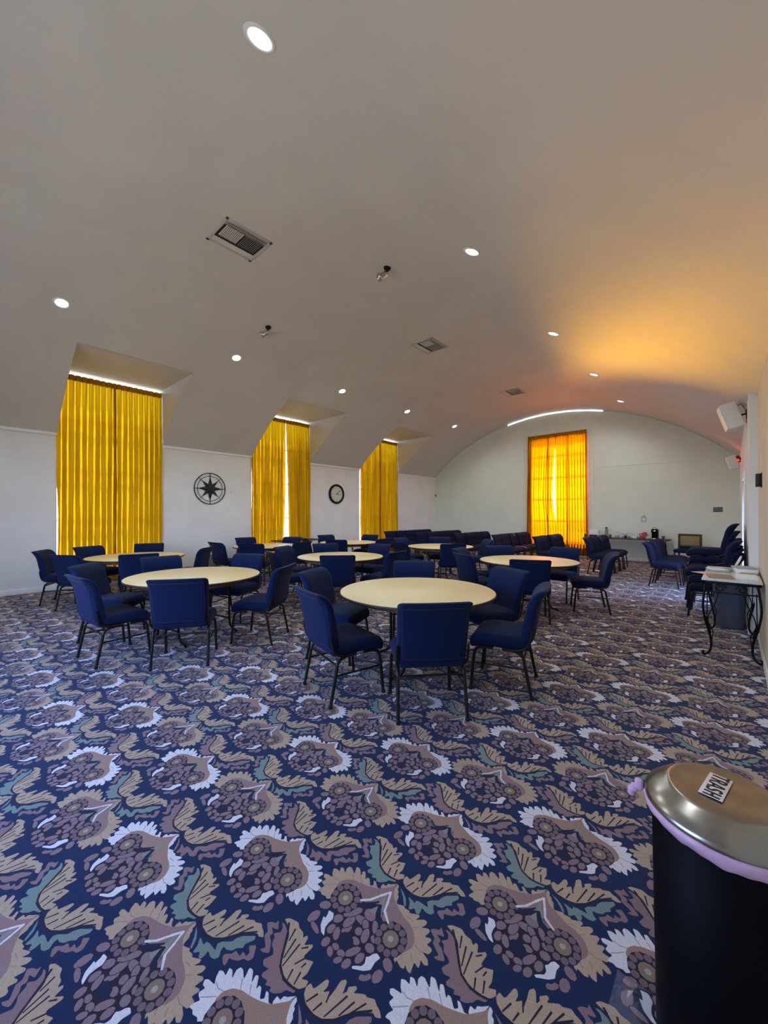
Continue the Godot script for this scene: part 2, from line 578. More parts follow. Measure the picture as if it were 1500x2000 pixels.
func carpet_material() -> StandardMaterial3D:
	var W := 2048
	var H := 2192
	var k := Vector2(W / TILE_X, H / TILE_Z)
	var im := Image.create(W, H, false, Image.FORMAT_RGB8)
	var navy := Color8(29, 43, 78)
	var dark := Color8(44, 37, 52)
	var tan_ := Color8(178, 155, 130)
	var brown := Color8(136, 111, 112)
	var lilac := Color8(216, 212, 214)
	var teal := Color8(118, 136, 130)
	var mauve := Color8(144, 117, 114)
	var petal := Color8(134, 113, 120)
	im.fill(navy)
	var spots := [[Vector2(0, 0), true], [Vector2(0, 0.4925), false], [Vector2(0.46, 0.379), true], [Vector2(0.46, 0.8715), false]]
	for s in spots:
		var at: Vector2 = s[0]
		var is_white: bool = s[1]
		var edge := brown if is_white else teal
		# the pair of leaves at the tip of the flower
		for part in [["a_rim", brown], ["b_rim", brown], ["a_out", edge]]:
			fill_poly(im, motif_points(MOTIF[part[0]], at, k), part[1])
		for f in MOTIF["b_out"]:
			fill_poly(im, motif_points(f, at, k), edge)
		for part in ["a_in", "b_in"]:
			fill_poly(im, motif_points(MOTIF[part], at, k), tan_)
		for part in ["a_veins", "b_veins"]:
			for f in MOTIF[part]:
				stroke(im, motif_points(f, at, k), 9.0 if f.size() > 4 else 6.5, dark)
		# the flower
		var lobes := lilac if is_white else tan_
		fill_poly(im, motif_points(MOTIF["halo_l"], at, k), lobes)
		fill_poly(im, motif_points(MOTIF["halo_r"], at, k), lobes)
		for f in MOTIF["lobe_lines"]:
			stroke(im, motif_points(f, at, k), 4.0, lobes.lerp(brown, 0.6))
		var heart := motif_points(MOTIF["heart"], at, k)
		fill_poly(im, heart, Color8(156, 127, 112) if is_white else mauve)
		fill_poly(im, motif_points(MOTIF["cluster"], at, k), dark)
		for f in MOTIF["petals"]:
			var p := motif_points(f, at, k)
			fill_poly(im, grow(p, 9.0), dark)
			fill_poly(im, grow(p, 4.0), petal)
		fill_poly(im, motif_points(MOTIF["center"], at, k), navy.lerp(dark, 0.4))
		for f in MOTIF["dark"]:
			fill_poly(im, motif_points(f, at, k), navy)
		for f in MOTIF["teal"]:
			fill_poly(im, motif_points(f, at, k), teal.lerp(tan_, 0.25))
		for f in MOTIF["rosette"].size() / 2:
			var c := at + Vector2(MOTIF["rosette"][f * 2], MOTIF["rosette"][f * 2 + 1]) * 0.001
			var disc := func(rad: float, off: Vector2) -> PackedVector2Array:
				var o := PackedVector2Array()
				for i in 12:
					var a := TAU * i / 12.0
					o.append((c + off + Vector2(cos(a), sin(a)) * rad) * k)
				return o
			fill_poly(im, disc.call(0.060, Vector2.ZERO), dark)
			for i in 11:
				var a := TAU * i / 11.0
				fill_poly(im, disc.call(0.0125, Vector2(cos(a), sin(a)) * 0.046), petal.darkened(0.12))
			fill_poly(im, disc.call(0.029, Vector2.ZERO), Color8(136, 116, 100))
			fill_poly(im, disc.call(0.010, Vector2.ZERO), Color8(168, 160, 150))
		for f in MOTIF["white"]:
			fill_poly(im, grow(motif_points(f, at, k), 8.0), navy)
			fill_poly(im, motif_points(f, at, k), lilac)
		if not is_white:
			for f in MOTIF["vee"]:
				stroke(im, motif_points(f, at, k), 11.0, lilac)
	im.resize(1024, 1096, Image.INTERPOLATE_BILINEAR)
	# yarn: each tuft a little lighter or darker
	var data := im.get_data()
	var r := RandomNumberGenerator.new()
	r.seed = 31
	for i in range(0, data.size(), 3):
		var t := 1.0 + r.randf_range(-0.13, 0.13)
		data[i] = mini(255, int(data[i] * t))
		data[i + 1] = mini(255, int(data[i + 1] * t))
		data[i + 2] = mini(255, int(data[i + 2] * t))
	im = Image.create_from_data(1024, 1096, false, Image.FORMAT_RGB8, data)
	var m := mat(Color.WHITE, 0.95, 0.0, 0.25)
	m.albedo_texture = ImageTexture.create_from_image(im)
	m.rim_enabled = true
	m.rim = 0.2
	m.rim_tint = 0.6
	return m


# ---------------------------------------------------------------- the room
func arch_y(x: float) -> float:
	return YC + sqrt(maxf(0.0, RAD * RAD - (x - XC) * (x - XC)))


func arch_point(a: float, r := RAD) -> Vector2:
	return Vector2(XC + r * sin(a), YC + r * cos(a))


func build_room() -> void:
	# floor, with the carpet's repeat laid along the hall
	var st := tool()
	flat_on(st)
	var p := [Vector3(-10.07, 0, ZB + 0.2), Vector3(0.44, 0, ZB + 0.2), Vector3(0.44, 0, ZF - 0.1), Vector3(-10.07, 0, ZF - 0.1)]
	var uv := []
	for v in p:
		uv.append(Vector2((v.x + 1.474) / TILE_X, (v.z + 1.105) / TILE_Z))
	q4uv(st, p, uv)
	var b := []
	for v in p:
		b.append(v - Vector3(0, 0.15, 0))
	q4uv(st, [b[3], b[2], b[1], b[0]], [uv[3], uv[2], uv[1], uv[0]])
	for i in 4:
		var j := (i + 1) % 4
		q4uv(st, [b[i], b[j], p[j], p[i]], [uv[i], uv[j], uv[j], uv[i]])
	struct("floor", done(st), M.carpet, "floral patterned navy and tan carpet")
	build_vault()
	# left wall with three curtained bays
	st = tool()
	var z := ZB + 0.2
	for d in DORMERS:
		box(st, Vector3(-10.07, 0, d[0]), Vector3(XL, 3.2, z))
		box(st, Vector3(-10.07, 0, d[1]), Vector3(XL, 0.35, d[0]))
		z = d[1]
	box(st, Vector3(-10.07, 0, ZF - 0.1), Vector3(XL, 3.2, z))
	struct("wall_left", done(st), M.wall)
	# right wall: a furred-out far part with an unseen glazed door in it
	st = tool()
	box(st, Vector3(0.24, 0, -6.6), Vector3(0.44, 3.2, ZB + 0.2))
	struct("wall_right", done(st), M.cream)
	st = tool()
	box(st, Vector3(0.16, 0, -8.3), Vector3(0.44, 3.2, -6.6))
	box(st, Vector3(0.16, 2.1, -9.9), Vector3(0.44, 3.2, -8.3))
	box(st, Vector3(0.16, 0, ZF - 0.1), Vector3(0.44, 3.2, -9.9))
	struct("wall_right", done(st), M.wall)
	struct("wall_far", end_wall(ZF - 0.1, ZF, [Rect2(-5.68, 0.45, 2.0, 3.82)], true), M.wall_far)
	struct("wall_back", end_wall(ZB, ZB + 0.2, [Rect2(-6.2, 0.8, 4.6, 2.2)], false), M.wall)
	# trims and baseboards
	st = tool()
	z = ZB
	var sb := tool()
	for d in DORMERS + [[ZF, ZF]]:
		cbox(st, Vector3(XL, 3.025, d[0] + 0.005), Vector3(XL + 0.04, 3.085, z), 0.008)
		cbox(sb, Vector3(XL, 0, d[0]), Vector3(XL + 0.018, 0.10, z), 0.006)
		z = d[1]
	struct("trim_1", done(st), M.trim, "white moulding where the left wall meets the vault")
	struct("baseboard_left", done(sb), M.trim)
	st = tool()
	cbox(st, Vector3(XL, 0, ZF), Vector3(0.16, 0.10, ZF + 0.018), 0.006)
	struct("baseboard_far", done(st), M.trim)
	st = tool()
	cbox(st, Vector3(0.222, 0, -6.6), Vector3(0.24, 0.10, ZB), 0.006)
	cbox(st, Vector3(0.142, 0, ZF), Vector3(0.16, 0.10, -9.98), 0.006)
	cbox(st, Vector3(0.142, 0, -8.22), Vector3(0.16, 0.10, -6.6), 0.006)
	struct("baseboard_right", done(st), M.trim)
	st = tool()
	var last := Vector3.ZERO
	var pts := []
	for i in 61:
		var a := lerpf(-0.785, 0.775, i / 60.0)
		var q := arch_point(a, RAD - 0.012)
		pts.append(Vector3(q.x, q.y, ZF + 0.012))
	pts = pts.filter(func(v: Vector3) -> bool: return v.x < -6.55 or v.x > -3.15)
	tube(st, pts.filter(func(v: Vector3) -> bool: return v.x < -6.0), 0.014, 6)
	tube(st, pts.filter(func(v: Vector3) -> bool: return v.x > -4.0), 0.014, 6)
	struct("trim_2", done(st), M.trim, "thin moulding along the arched top of the far wall")
	st = tool()
	cbox(st, Vector3(XL, 3.045, ZF), Vector3(-5.85, 3.065, ZF + 0.006), 0.002)
	cbox(st, Vector3(-3.5, 3.045, ZF), Vector3(0.16, 3.065, ZF + 0.006), 0.002)
	cbox(st, Vector3(-3.56, 0.1, ZF), Vector3(-3.53, 4.7, ZF + 0.005), 0.002)
	struct("trim_3", done(st), M.wall_far, "flat painted joint strips on the far wall")


func build_vault() -> void:
	var a0 := -asin(5.0 / RAD)
	var ad := -acos((YD - YC) / RAD)
	var a1 := asin(5.17 / RAD)
	var angles := []
	for i in 9:
		angles.append(lerpf(a0, ad, i / 8.0))
	for i in range(1, 57):
		angles.append(lerpf(ad, a1, i / 56.0))
	var zs := [ZB + 0.2]
	for d in DORMERS:
		zs.append_array([d[0], d[1]])
	zs.append(ZF)
	var st := tool()
	for i in angles.size() - 1:
		for j in zs.size() - 1:
			if j % 2 == 1 and i < 8:
				continue
			for side in 2:
				var r: float = RAD if side == 0 else RAD + 0.14
				var u := arch_point(angles[i], r)
				var v := arch_point(angles[i + 1], r)
				smooth_on(st, side)
				var A := Vector3(u.x, u.y, zs[j])
				var B := Vector3(v.x, v.y, zs[j])
				var Cc := Vector3(v.x, v.y, zs[j + 1])
				var D := Vector3(u.x, u.y, zs[j + 1])
				if side == 0:
					q4(st, A, D, Cc, B)
				else:
					q4(st, A, B, Cc, D)
	var vault := struct("ceiling", done(st), M.ceiling, "smooth painted barrel vault")
	for d in DORMERS:
		var top := tool()
		box(top, Vector3(-10.07, YD, d[1] - 0.1), Vector3(arch_point(ad).x - 0.02, YD + 0.12, d[0] + 0.1))
		flat_on(top)
		var e := arch_point(ad).x
		q4(top, Vector3(e - 0.03, YD, d[1]), Vector3(e, YD, d[1]), Vector3(e, YD, d[0]), Vector3(e - 0.03, YD, d[0]))
		put("dormer_top", done(top), M.ceiling, vault)
		for s in 2:
			var ck := tool()
			var poly := PackedVector2Array()
			for i in 9:
				poly.append(arch_point(angles[i], RAD + 0.003))
			poly.append(Vector2(XL - 0.2, YD))
			poly.append(Vector2(XL - 0.2, 3.05))
			prism(ck, poly, 0.08, Transform3D(Basis(), Vector3(0, 0, d[0] if s == 0 else d[1] - 0.08)))
			put("dormer_cheek", done(ck), M.ceiling, vault)


func end_wall(z0: float, z1: float, holes: Array, slot: bool) -> ArrayMesh:
	var xs := [XL - 0.2, 0.44]
	for i in 56:
		xs.append(lerpf(XL, 0.3, i / 55.0))
	for h in holes:
		xs.append_array([h.position.x, h.end.x])
	if slot:
		xs.append_array([-6.5, -3.2])
	xs.sort()
	var st := tool()
	for i in xs.size() - 1:
		var a: float = xs[i]
		var b: float = xs[i + 1]
		if b - a < 1e-4:
			continue
		var m := (a + b) * 0.5
		var open := slot and m > -6.5 and m < -3.2
		var lift := -0.032 if open else 0.12
		var ya := maxf(3.2, arch_y(clampf(a, XL, 0.3)) + lift)
		var yb := maxf(3.2, arch_y(clampf(b, XL, 0.3)) + lift)
		var spans := [[0.0, 0.0, ya, yb]]
		for h in holes:
			if m > h.position.x and m < h.end.x:
				spans = [[h.end.y, h.end.y, ya, yb]]
				if h.position.y > 0.0:
					spans.append([0.0, 0.0, h.position.y, h.position.y])
		flat_on(st)
		for s in spans:
			var p := [Vector3(a, s[0], z0), Vector3(b, s[1], z0), Vector3(a, s[2], z0), Vector3(b, s[3], z0), Vector3(a, s[0], z1), Vector3(b, s[1], z1), Vector3(a, s[2], z1), Vector3(b, s[3], z1)]
			q4(st, p[4], p[5], p[7], p[6])
			q4(st, p[1], p[0], p[2], p[3])
			q4(st, p[5], p[1], p[3], p[7])
			q4(st, p[0], p[4], p[6], p[2])
			q4(st, p[6], p[7], p[3], p[2])
			q4(st, p[0], p[1], p[5], p[4])
	return done(st)


# ---------------------------------------------------------------- windows, doors, curtains
# a glazed frame in its own xy plane, centred on x, thin along z
func glazed(called: String, w: float, y0: float, y1: float, cols: int, rows: int, bar: float, at: Vector3, turn: float, label: String, frame_mat: Material) -> Node3D:
	var root := Node3D.new()
	root.name = called
	add_child(root, true)
	root.position = at
	root.rotation.y = turn
	root.set_meta("kind", "structure")
	root.set_meta("label", label)
	var st := tool()
	var fw := bar * 1.8
	cbox(st, Vector3(-w / 2, y0, -0.035), Vector3(-w / 2 + fw, y1, 0.035), 0.006)
	cbox(st, Vector3(w / 2 - fw, y0, -0.035), Vector3(w / 2, y1, 0.035), 0.006)
	cbox(st, Vector3(-w / 2, y0, -0.035), Vector3(w / 2, y0 + fw, 0.035), 0.006)
	cbox(st, Vector3(-w / 2, y1 - fw, -0.035), Vector3(w / 2, y1, 0.035), 0.006)
	put("window_frame", done(st), frame_mat, root)
	for i in range(1, cols):
		st = tool()
		var x := lerpf(-w / 2, w / 2, i / float(cols))
		cbox(st, Vector3(x - bar / 2, y0 + fw, -0.02), Vector3(x + bar / 2, y1 - fw, 0.02), 0.004)
		put("mullion", done(st), frame_mat, root)
	for i in range(1, rows):
		st = tool()
		var y := lerpf(y0, y1, i / float(rows))
		cbox(st, Vector3(-w / 2 + fw, y - bar / 2, -0.018), Vector3(w / 2 - fw, y + bar / 2, 0.018), 0.004)
		put("glazing_bar", done(st), frame_mat, root)
	var cw := w / cols
	var ch := (y1 - y0) / rows
	var pane := tool()
	box(pane, Vector3(-cw / 2 + 0.01, -ch / 2 + 0.01, -0.003), Vector3(cw / 2 - 0.01, ch / 2 - 0.01, 0.003))
	var pm := done(pane)
	for i in cols:
		for j in rows:
			var o := put("pane", pm, M.glass, root)
			o.position = Vector3(-w / 2 + cw * (i + 0.5), y0 + ch * (j + 0.5), 0)
	return root


# one drape: a pleated sheet hanging from y1 to y0. s runs along the rod (local x), folds push along local z.
func drape(label: String, group: String, at: Vector3, turn: float, x0: float, x1: float, y0: float, y1: float, pleats: int, fabric: Material, sway: Callable, sd: int, curl := 0.20) -> void:
	var t := thing("curtain", label, "curtain", at, turn, group)
	var fn := FastNoiseLite.new()
	fn.seed = sd
	fn.frequency = 1.0
	var per := 14
	var nu := pleats * per
	var nv := 26
	var grid := func(i: int, j: int, lift: float) -> Vector3:
		var s := i / float(nu)
		var v := j / float(nv)
		var edge: Vector2 = sway.call(v)
		var x := lerpf(x0 + edge.x, x1 + edge.y, s)
		var drop := 1.0 - v
		var ph := s * pleats * TAU + 0.5 * fn.get_noise_2d(s * 6.0, drop * 1.2) * minf(1.0, drop * 3.0) * TAU * 0.45
		var amp := lerpf(0.013, 0.042, smoothstep(0.0, 0.35, drop)) * (1.0 + 0.5 * fn.get_noise_2d(s * 9.0 + 40.0, 3.0))
		var zz := amp * (cos(ph) + 0.3 * cos(2.0 * ph)) + 0.03 * fn.get_noise_2d(s * 3.0 + 90.0, drop * 1.5)
		x += (x1 - x0) / pleats * (curl * sin(2.0 * ph) + 0.06 * sin(ph + 1.0))
		return Vector3(x, lerpf(y0, y1, v), zz + lift)
	var st := tool()
	smooth_on(st)
	for i in nu:
		for j in nv:
			q4(st, grid.call(i, j, 0.0), grid.call(i + 1, j, 0.0), grid.call(i + 1, j + 1, 0.0), grid.call(i, j + 1, 0.0))
	put("cloth", done(st), fabric, t)
	st = tool()
	smooth_on(st)
	for i in nu:
		var a: Vector3 = grid.call(i, nv, 0.006)
		var b: Vector3 = grid.call(i + 1, nv, 0.006)
		var dn := Vector3(0, -0.115, 0)
		q4(st, a + dn, b + dn, b, a)
	put("heading", done(st), M.heading, t, "stiffened pleated heading")
	st = tool()
	smooth_on(st)
	for i in nu:
		var a: Vector3 = grid.call(i, 0, -0.004)
		var b: Vector3 = grid.call(i + 1, 0, -0.004)
		var up := Vector3(0, 0.10, 0)
		q4(st, a, b, b + up, a + up)
	put("hem", done(st), fabric, t)


func rod(label: String, at: Vector3, turn: float, x0: float, x1: float, y: float) -> void:
	var t := thing("curtain_rod", label, "curtain rod", at, turn, "curtain rods above the drapes")
	var st := tool()
	cbox(st, Vector3(x0, y - 0.012, -0.012), Vector3(x1, y + 0.012, 0.012), 0.004)
	put("rail", done(st), M.white_plastic, t)
	for x in [x0 + 0.06, (x0 + x1) * 0.5, x1 - 0.06]:
		st = tool()
		cbox(st, Vector3(x - 0.012, y - 0.01, -0.022), Vector3(x + 0.012, y + 0.014, -0.012), 0.003)
		put("bracket", done(st), M.white_plastic, t)


func build_windows() -> void:
	var where := ["leftmost bay beside the star wall art", "middle bay between star wall art and clock", "narrow looking third bay beyond the clock"]
	for i in 3:
		var z0: float = DORMERS[i][0]
		var z1: float = DORMERS[i][1]
		var zc := (z0 + z1) * 0.5
		var w := z0 - z1
		glazed("window_%d" % (i + 1), w + 0.12, 0.35, YD + 0.06, 1, 4, 0.035, Vector3(-9.985, 0, zc), PI / 2, "tall glazed window behind the drapes of the " + where[i], M.trim)
		# local x runs towards -z (away from the camera) after the quarter turn
		var at := Vector3(XL + 0.0, 0, zc)
		var top := 4.285
		var none := func(_v: float) -> Vector2: return Vector2.ZERO
		var h := w * 0.5
		if i == 0:
			drape("near drape of the " + where[i], "golden yellow drapes on the left wall", at, PI / 2, -h + 0.005, 0.03, 0.06, top, 9, M.curtain, func(v: float) -> Vector2: return Vector2(0.0, 0.0), 11)
			drape("far drape of the " + where[i], "golden yellow drapes on the left wall", at, PI / 2, -0.005, h - 0.01, 0.06, top, 9, M.curtain, func(v: float) -> Vector2: return Vector2(0.012 * (1.0 - v), 0.0), 12)
		elif i == 1:
			drape("near drape of the " + where[i] + ", split from its twin", "golden yellow drapes on the left wall", at, PI / 2, -h - 0.01, 0.10, 0.06, top, 10, M.curtain, func(v: float) -> Vector2: return Vector2(0.0, -0.05 * (1.0 - v)), 13)
			drape("far drape of the " + where[i] + ", pulled aside", "golden yellow drapes on the left wall", at, PI / 2, 0.11, h - 0.01, 0.06, top, 9, M.curtain, func(v: float) -> Vector2: return Vector2(0.17 * pow(1.0 - v, 0.8), 0.0), 14)
		else:
			drape("near drape of the " + where[i], "golden yellow drapes on the left wall", at, PI / 2, -h + 0.06, 0.04, 0.06, top, 10, M.curtain, none, 15)
			drape("far drape of the " + where[i], "golden yellow drapes on the left wall", at, PI / 2, -0.01, h - 0.01, 0.06, top, 10, M.curtain, none, 16)
		rod("rail above the drapes of the " + where[i], at + Vector3(-0.062, 0, 0), PI / 2, -h + 0.02, h - 0.02, top - 0.03)
	# the sunny window in the far wall
	glazed("window_4", 2.0, 0.45, 4.27, 3, 5, 0.045, Vector3(-4.68, 0, ZF - 0.05), 0.0, "sunlit window behind the drapes of the far wall", M.trim)
	var fat := Vector3(-4.67, 0, ZF + 0.075)
	drape("sunlit left drape over the far wall window", "sunlit drapes on the far wall", fat, 0.0, -1.01, 0.015, 0.06, 4.36, 11, M.curtain_sun_tint, func(v: float) -> Vector2: return Vector2(-0.02 * (1.0 - v), -0.13 * exp(-pow((v - 0.46) / (0.15 if v < 0.46 else 0.36), 2.0))), 21, 0.15)
	drape("sunlit right drape over the far wall window", "sunlit drapes on the far wall", fat, 0.0, -0.02, 0.99, 0.06, 4.36, 11, M.curtain_sun_tint, func(v: float) -> Vector2: return Vector2(0.0, 0.05 * (1.0 - v)), 22, 0.15)
	rod("rail above the drapes on the far wall", fat + Vector3(0, 0, -0.05), 0.0, -1.02, 1.0, 4.345)
	# unseen glazed door and window, placed to let daylight into the hall
	glazed("unseen_door_1", 1.6, 0.0, 2.1, 2, 3, 0.07, Vector3(0.33, 0, -9.1), PI / 2, "unseen glazed double door in the right wall lighting the floor by the stacks", M.trim)
	glazed("window_5", 4.6, 0.8, 3.0, 5, 2, 0.05, Vector3(-3.9, 0, ZB + 0.1), 0.0, "unseen wide window behind the camera, placed to light carpet and walls", M.trim)
	var st := tool()
	cbox(st, Vector3(0.135, 0, -8.3), Vector3(0.16, 2.2, -8.21), 0.005)
	cbox(st, Vector3(0.135, 0, -9.99), Vector3(0.16, 2.2, -9.9), 0.005)
	cbox(st, Vector3(0.135, 2.1, -9.9), Vector3(0.16, 2.2, -8.3), 0.005)
	struct("trim_4", done(st), M.trim, "white casing round the right wall door")


# ---------------------------------------------------------------- things on the ceiling
func ceiling_frame(x: float, z: float) -> Transform3D:
	# y points into the room, x along the arch, z along the hall
	var n := Vector3(XC - x, YC - arch_y(x), 0).normalized()
	var zz := Vector3(0, 0, 1)
	return Transform3D(Basis(n.cross(zz), n, zz), Vector3(x, arch_y(x), z))


func build_ceiling_fixtures() -> void:
	var ord := ["nearest", "second", "third", "fourth", "farthest"]
	var ring := tool()
	lathe(ring, [Vector2(0.108, 0.0), Vector2(0.104, 0.006), Vector2(0.092, 0.009), Vector2(0.078, 0.007), Vector2(0.075, 0.001)], 28)
	var ring_mesh := done(ring)
	var lens := tool()
	lathe(lens, [Vector2(0.078, 0.002), Vector2(0.05, 0.008), Vector2(0.0, 0.010)], 24)
	var lens_mesh := done(lens)
	for side in 2:
		var x := -7.45 if side == 0 else -2.33
		var zs := [-1.12, -3.87, -6.73, -9.41, -12.15] if side == 0 else [-1.37, -4.20, -7.07, -9.77, -12.59]
		for i in 5:
			var t := thing("downlight", "%s lit downlight of the %s row on the vault" % [ord[i], "left" if side == 0 else "right"], "ceiling light", Vector3.ZERO, 0.0, "recessed downlights in two rows")
			t.transform = ceiling_frame(x, zs[i])
			put("trim_ring", ring_mesh, M.white_plastic, t)
			put("lens", lens_mesh, M.lens, t, "glowing white lens")
			var l := SpotLight3D.new()
			l.name = "bulb_light"
			l.light_color = Color(0.93, 0.97, 1.0)
			l.light_energy = LAMP_ENERGY
			l.light_size = 0.07
			l.spot_angle = 84.0
			l.spot_angle_attenuation = 0.6
			l.spot_range = 30.0
			l.spot_attenuation = 2.0
			l.shadow_enabled = true
			l.position = Vector3(0, 0.02, 0)
			l.rotation = Vector3(PI / 2, 0, 0)
			t.add_child(l)
	# air diffusers on the crown
	var zv := [-2.57, -6.93, -11.25]
	for i in 3:
		var t := thing("air_vent", "%s square air diffuser on the crown of the vault" % ["nearest", "middle", "farthest"][i], "vent", Vector3.ZERO, 0.0, "square diffusers along the crown")
		t.transform = ceiling_frame(-4.87, zv[i])
		var st := tool()
		for s in [-1, 1]:
			cbox(st, Vector3(minf(s * 0.25, s * 0.29), 0, -0.32), Vector3(maxf(s * 0.25, s * 0.29), 0.014, 0.32), 0.004)
			cbox(st, Vector3(-0.29, 0, minf(s * 0.28, s * 0.32)), Vector3(0.29, 0.014, maxf(s * 0.28, s * 0.32)), 0.004)
		put("frame", done(st), M.vent_metal, t)
		st = tool()
		box(st, Vector3(-0.255, -0.004, -0.285), Vector3(0.255, 0.002, 0.285))
		put("backing", done(st), M.vent_dark, t)
		# blades in three banks, each bank turned its own way
		var blade := tool()
		cbox(blade, Vector3(-0.12, -0.002, -0.008), Vector3(0.12, 0.001, 0.008), 0.0008, Transform3D(Basis(Vector3.RIGHT, 0.9), Vector3(0, 0.010, 0)))
		var bm := done(blade)
		for k in 11:
			for half in 2:
				var o := put("blade", bm, M.vent_metal, t)
				o.position = Vector3(-0.03, 0, (-0.24 + k * 0.022) if half == 0 else (0.02 + k * 0.022))
				if half == 0:
					o.rotation.y = PI
		var wide := tool()
		cbox(wide, Vector3(-0.03, -0.002, -0.27), Vector3(0.03, 0.001, 0.27), 0.0008, Transform3D(Basis(Vector3.BACK, -0.8), Vector3(0, 0.016, 0)))
		var wm := done(wide)
		for x in [-0.21, -0.165]:
			var o := put("deflector", wm, M.vent_metal, t)
			o.position.x = x
	# two small chromed spotlights
	for s in [[-3.68, -4.19, "small chrome spotlight nearer the crown of the vault"], [-6.41, -3.95, "small chrome spotlight above the leftmost bay"]]:
		var t := thing("spotlight", s[2], "spotlight", Vector3(s[0], arch_y(s[0]), s[1]), 0.0, "chrome spotlights under the vault")
		var st := tool()
		lathe(st, [Vector2(0.0, -0.035), Vector2(0.045, -0.03), Vector2(0.055, 0.0), Vector2(0.055, 0.05)], 18)
		put("canopy", done(st), M.metal_dark, t)
		st = tool()
		tube(st, [Vector3(0, -0.02, 0), Vector3(0, -0.075, 0), Vector3(-0.03, -0.095, 0.02)], 0.011, 8)
		put("arm", done(st), M.metal_dark, t)
		var xf := Transform3D(Basis(Quaternion(Vector3.UP, Vector3(-0.62, -0.45, 0.64).normalized())), Vector3(-0.03, -0.10, 0.02))
		st = tool()
		lathe(st, [Vector2(0.0, -0.05), Vector2(0.035, -0.045), Vector2(0.042, -0.02), Vector2(0.042, 0.05), Vector2(0.056, 0.065), Vector2(0.06, 0.11), Vector2(0.054, 0.11), Vector2(0.046, 0.08)], 20, xf)
		put("can", done(st), M.chrome, t)
		st = tool()
		lathe(st, [Vector2(0.052, 0.085), Vector2(0.04, 0.10), Vector2(0.0, 0.108)], 16, xf)
		put("reflector_bulb", done(st), M.chrome, t)


# ---------------------------------------------------------------- round tables
const TABLES := {
	"T1": [-2.34, -3.11, "nearest round table"],
	"T2": [-4.95, -2.04, "left foreground round table"],
	"T3": [-7.94, -2.25, "round table before the leftmost drapes"],
	"T4": [-5.22, -4.68, "middle round table"],
	"T5": [-2.48, -6.29, "right-hand round table"],
	"T6": [-5.09, -7.66, "round table just before the chair rows"],
	"T7": [-8.23, -5.04, "round table before the middle drapes"],
	"T8": [-7.62, -7.12, "round table nearest the wall clock"],
}


func build_tables() -> void:
	var t := thing("round_table", "", "table", Vector3.ZERO, 0.0, "beige round folding tables")
	protos["round_table"] = t
	var st := tool()
	lathe(st, [Vector2(0.757, 0.724), Vector2(0.757, 0.738), Vector2(0.752, 0.7415), Vector2(0.0, 0.742)], 72, Transform3D(), 0)
	put("tabletop", done(st), M.laminate, t)
	st = tool()
	lathe(st, [Vector2(0.0, 0.712), Vector2(0.752, 0.712), Vector2(0.7615, 0.716), Vector2(0.7615, 0.734), Vector2(0.758, 0.737)], 72)
	put("edge_band", done(st), M.edge_band, t, "dark edge band")
	st = tool()
	lathe(st, [Vector2(0.60, 0.712), Vector2(0.60, 0.66), Vector2(0.62, 0.66), Vector2(0.62, 0.712)], 40)
	put("apron", done(st), M.under, t, "brown wooden apron")
	for s in [-1, 1]:
		for q in [-1, 1]:
			st = tool()
			tube(st, curve([Vector3(q * 0.22, 0.71, s * 0.34), Vector3(q * 0.20, 0.45, s * 0.34), Vector3(q * 0.20, 0.16, s * 0.34), Vector3(q * 0.23, 0.06, s * 0.34), Vector3(q * 0.30, 0.03, s * 0.34), Vector3(q * 0.34, 0.012, s * 0.34)], 4), 0.014, 8)
			put("leg", done(st), M.metal_dark, t)
		st = tool()
		tube(st, [Vector3(-0.2, 0.16, s * 0.34), Vector3(0.2, 0.16, s * 0.34)], 0.011, 8)
		put("crossbar", done(st), M.metal_dark, t)
		st = tool()
		tube(st, [Vector3(0, 0.70, s * 0.02), Vector3(0, 0.42, s * 0.33)], 0.009, 6)
		tube(st, [Vector3(-0.2, 0.42, s * 0.34), Vector3(0.2, 0.42, s * 0.34)], 0.009, 6)
		put("brace", done(st), M.metal_dark, t)
	var turn := {"T1": 0.9, "T2": 0.2, "T3": 1.2, "T4": 2.0, "T5": 0.73, "T6": 0.4, "T7": 1.0, "T8": 1.6}
	var note := {"T1": "nearest beige round table ringed by six tucked-in chairs", "T2": "beige round table in the left foreground", "T3": "beige round table before the leftmost golden drapes", "T4": "middle beige round table behind the nearest one", "T5": "right-hand beige round table catching orange light", "T6": "beige round table just before the chair rows", "T7": "beige round table before the middle golden drapes", "T8": "far beige round table nearest the wall clock"}
	for k in TABLES:
		copy_of("round_table", Vector3(TABLES[k][0], 0, TABLES[k][1]), turn[k], note[k])
	# long dark folding table under the middle bay
	var l := thing("folding_table", "long dark folding table against the middle drapes", "table", Vector3(-9.40, 0, -6.75), PI / 2)
	st = tool()
	cbox(st, Vector3(-0.7, 0.715, -0.3), Vector3(0.7, 0.745, 0.3), 0.006)
	put("tabletop", done(st), M.brown, l)
	for s in [-1, 1]:
		for q in [-1, 1]:
			st = tool()
			tube(st, [Vector3(s * 0.58, 0.715, q * 0.24), Vector3(s * 0.58, 0.0, q * 0.24)], 0.013, 8)
			put("leg", done(st), M.metal_dark, l)
		st = tool()
		tube(st, [Vector3(s * 0.58, 0.3, -0.24), Vector3(s * 0.58, 0.3, 0.24)], 0.010, 6)
		put("crossbar", done(st), M.metal_dark, l)


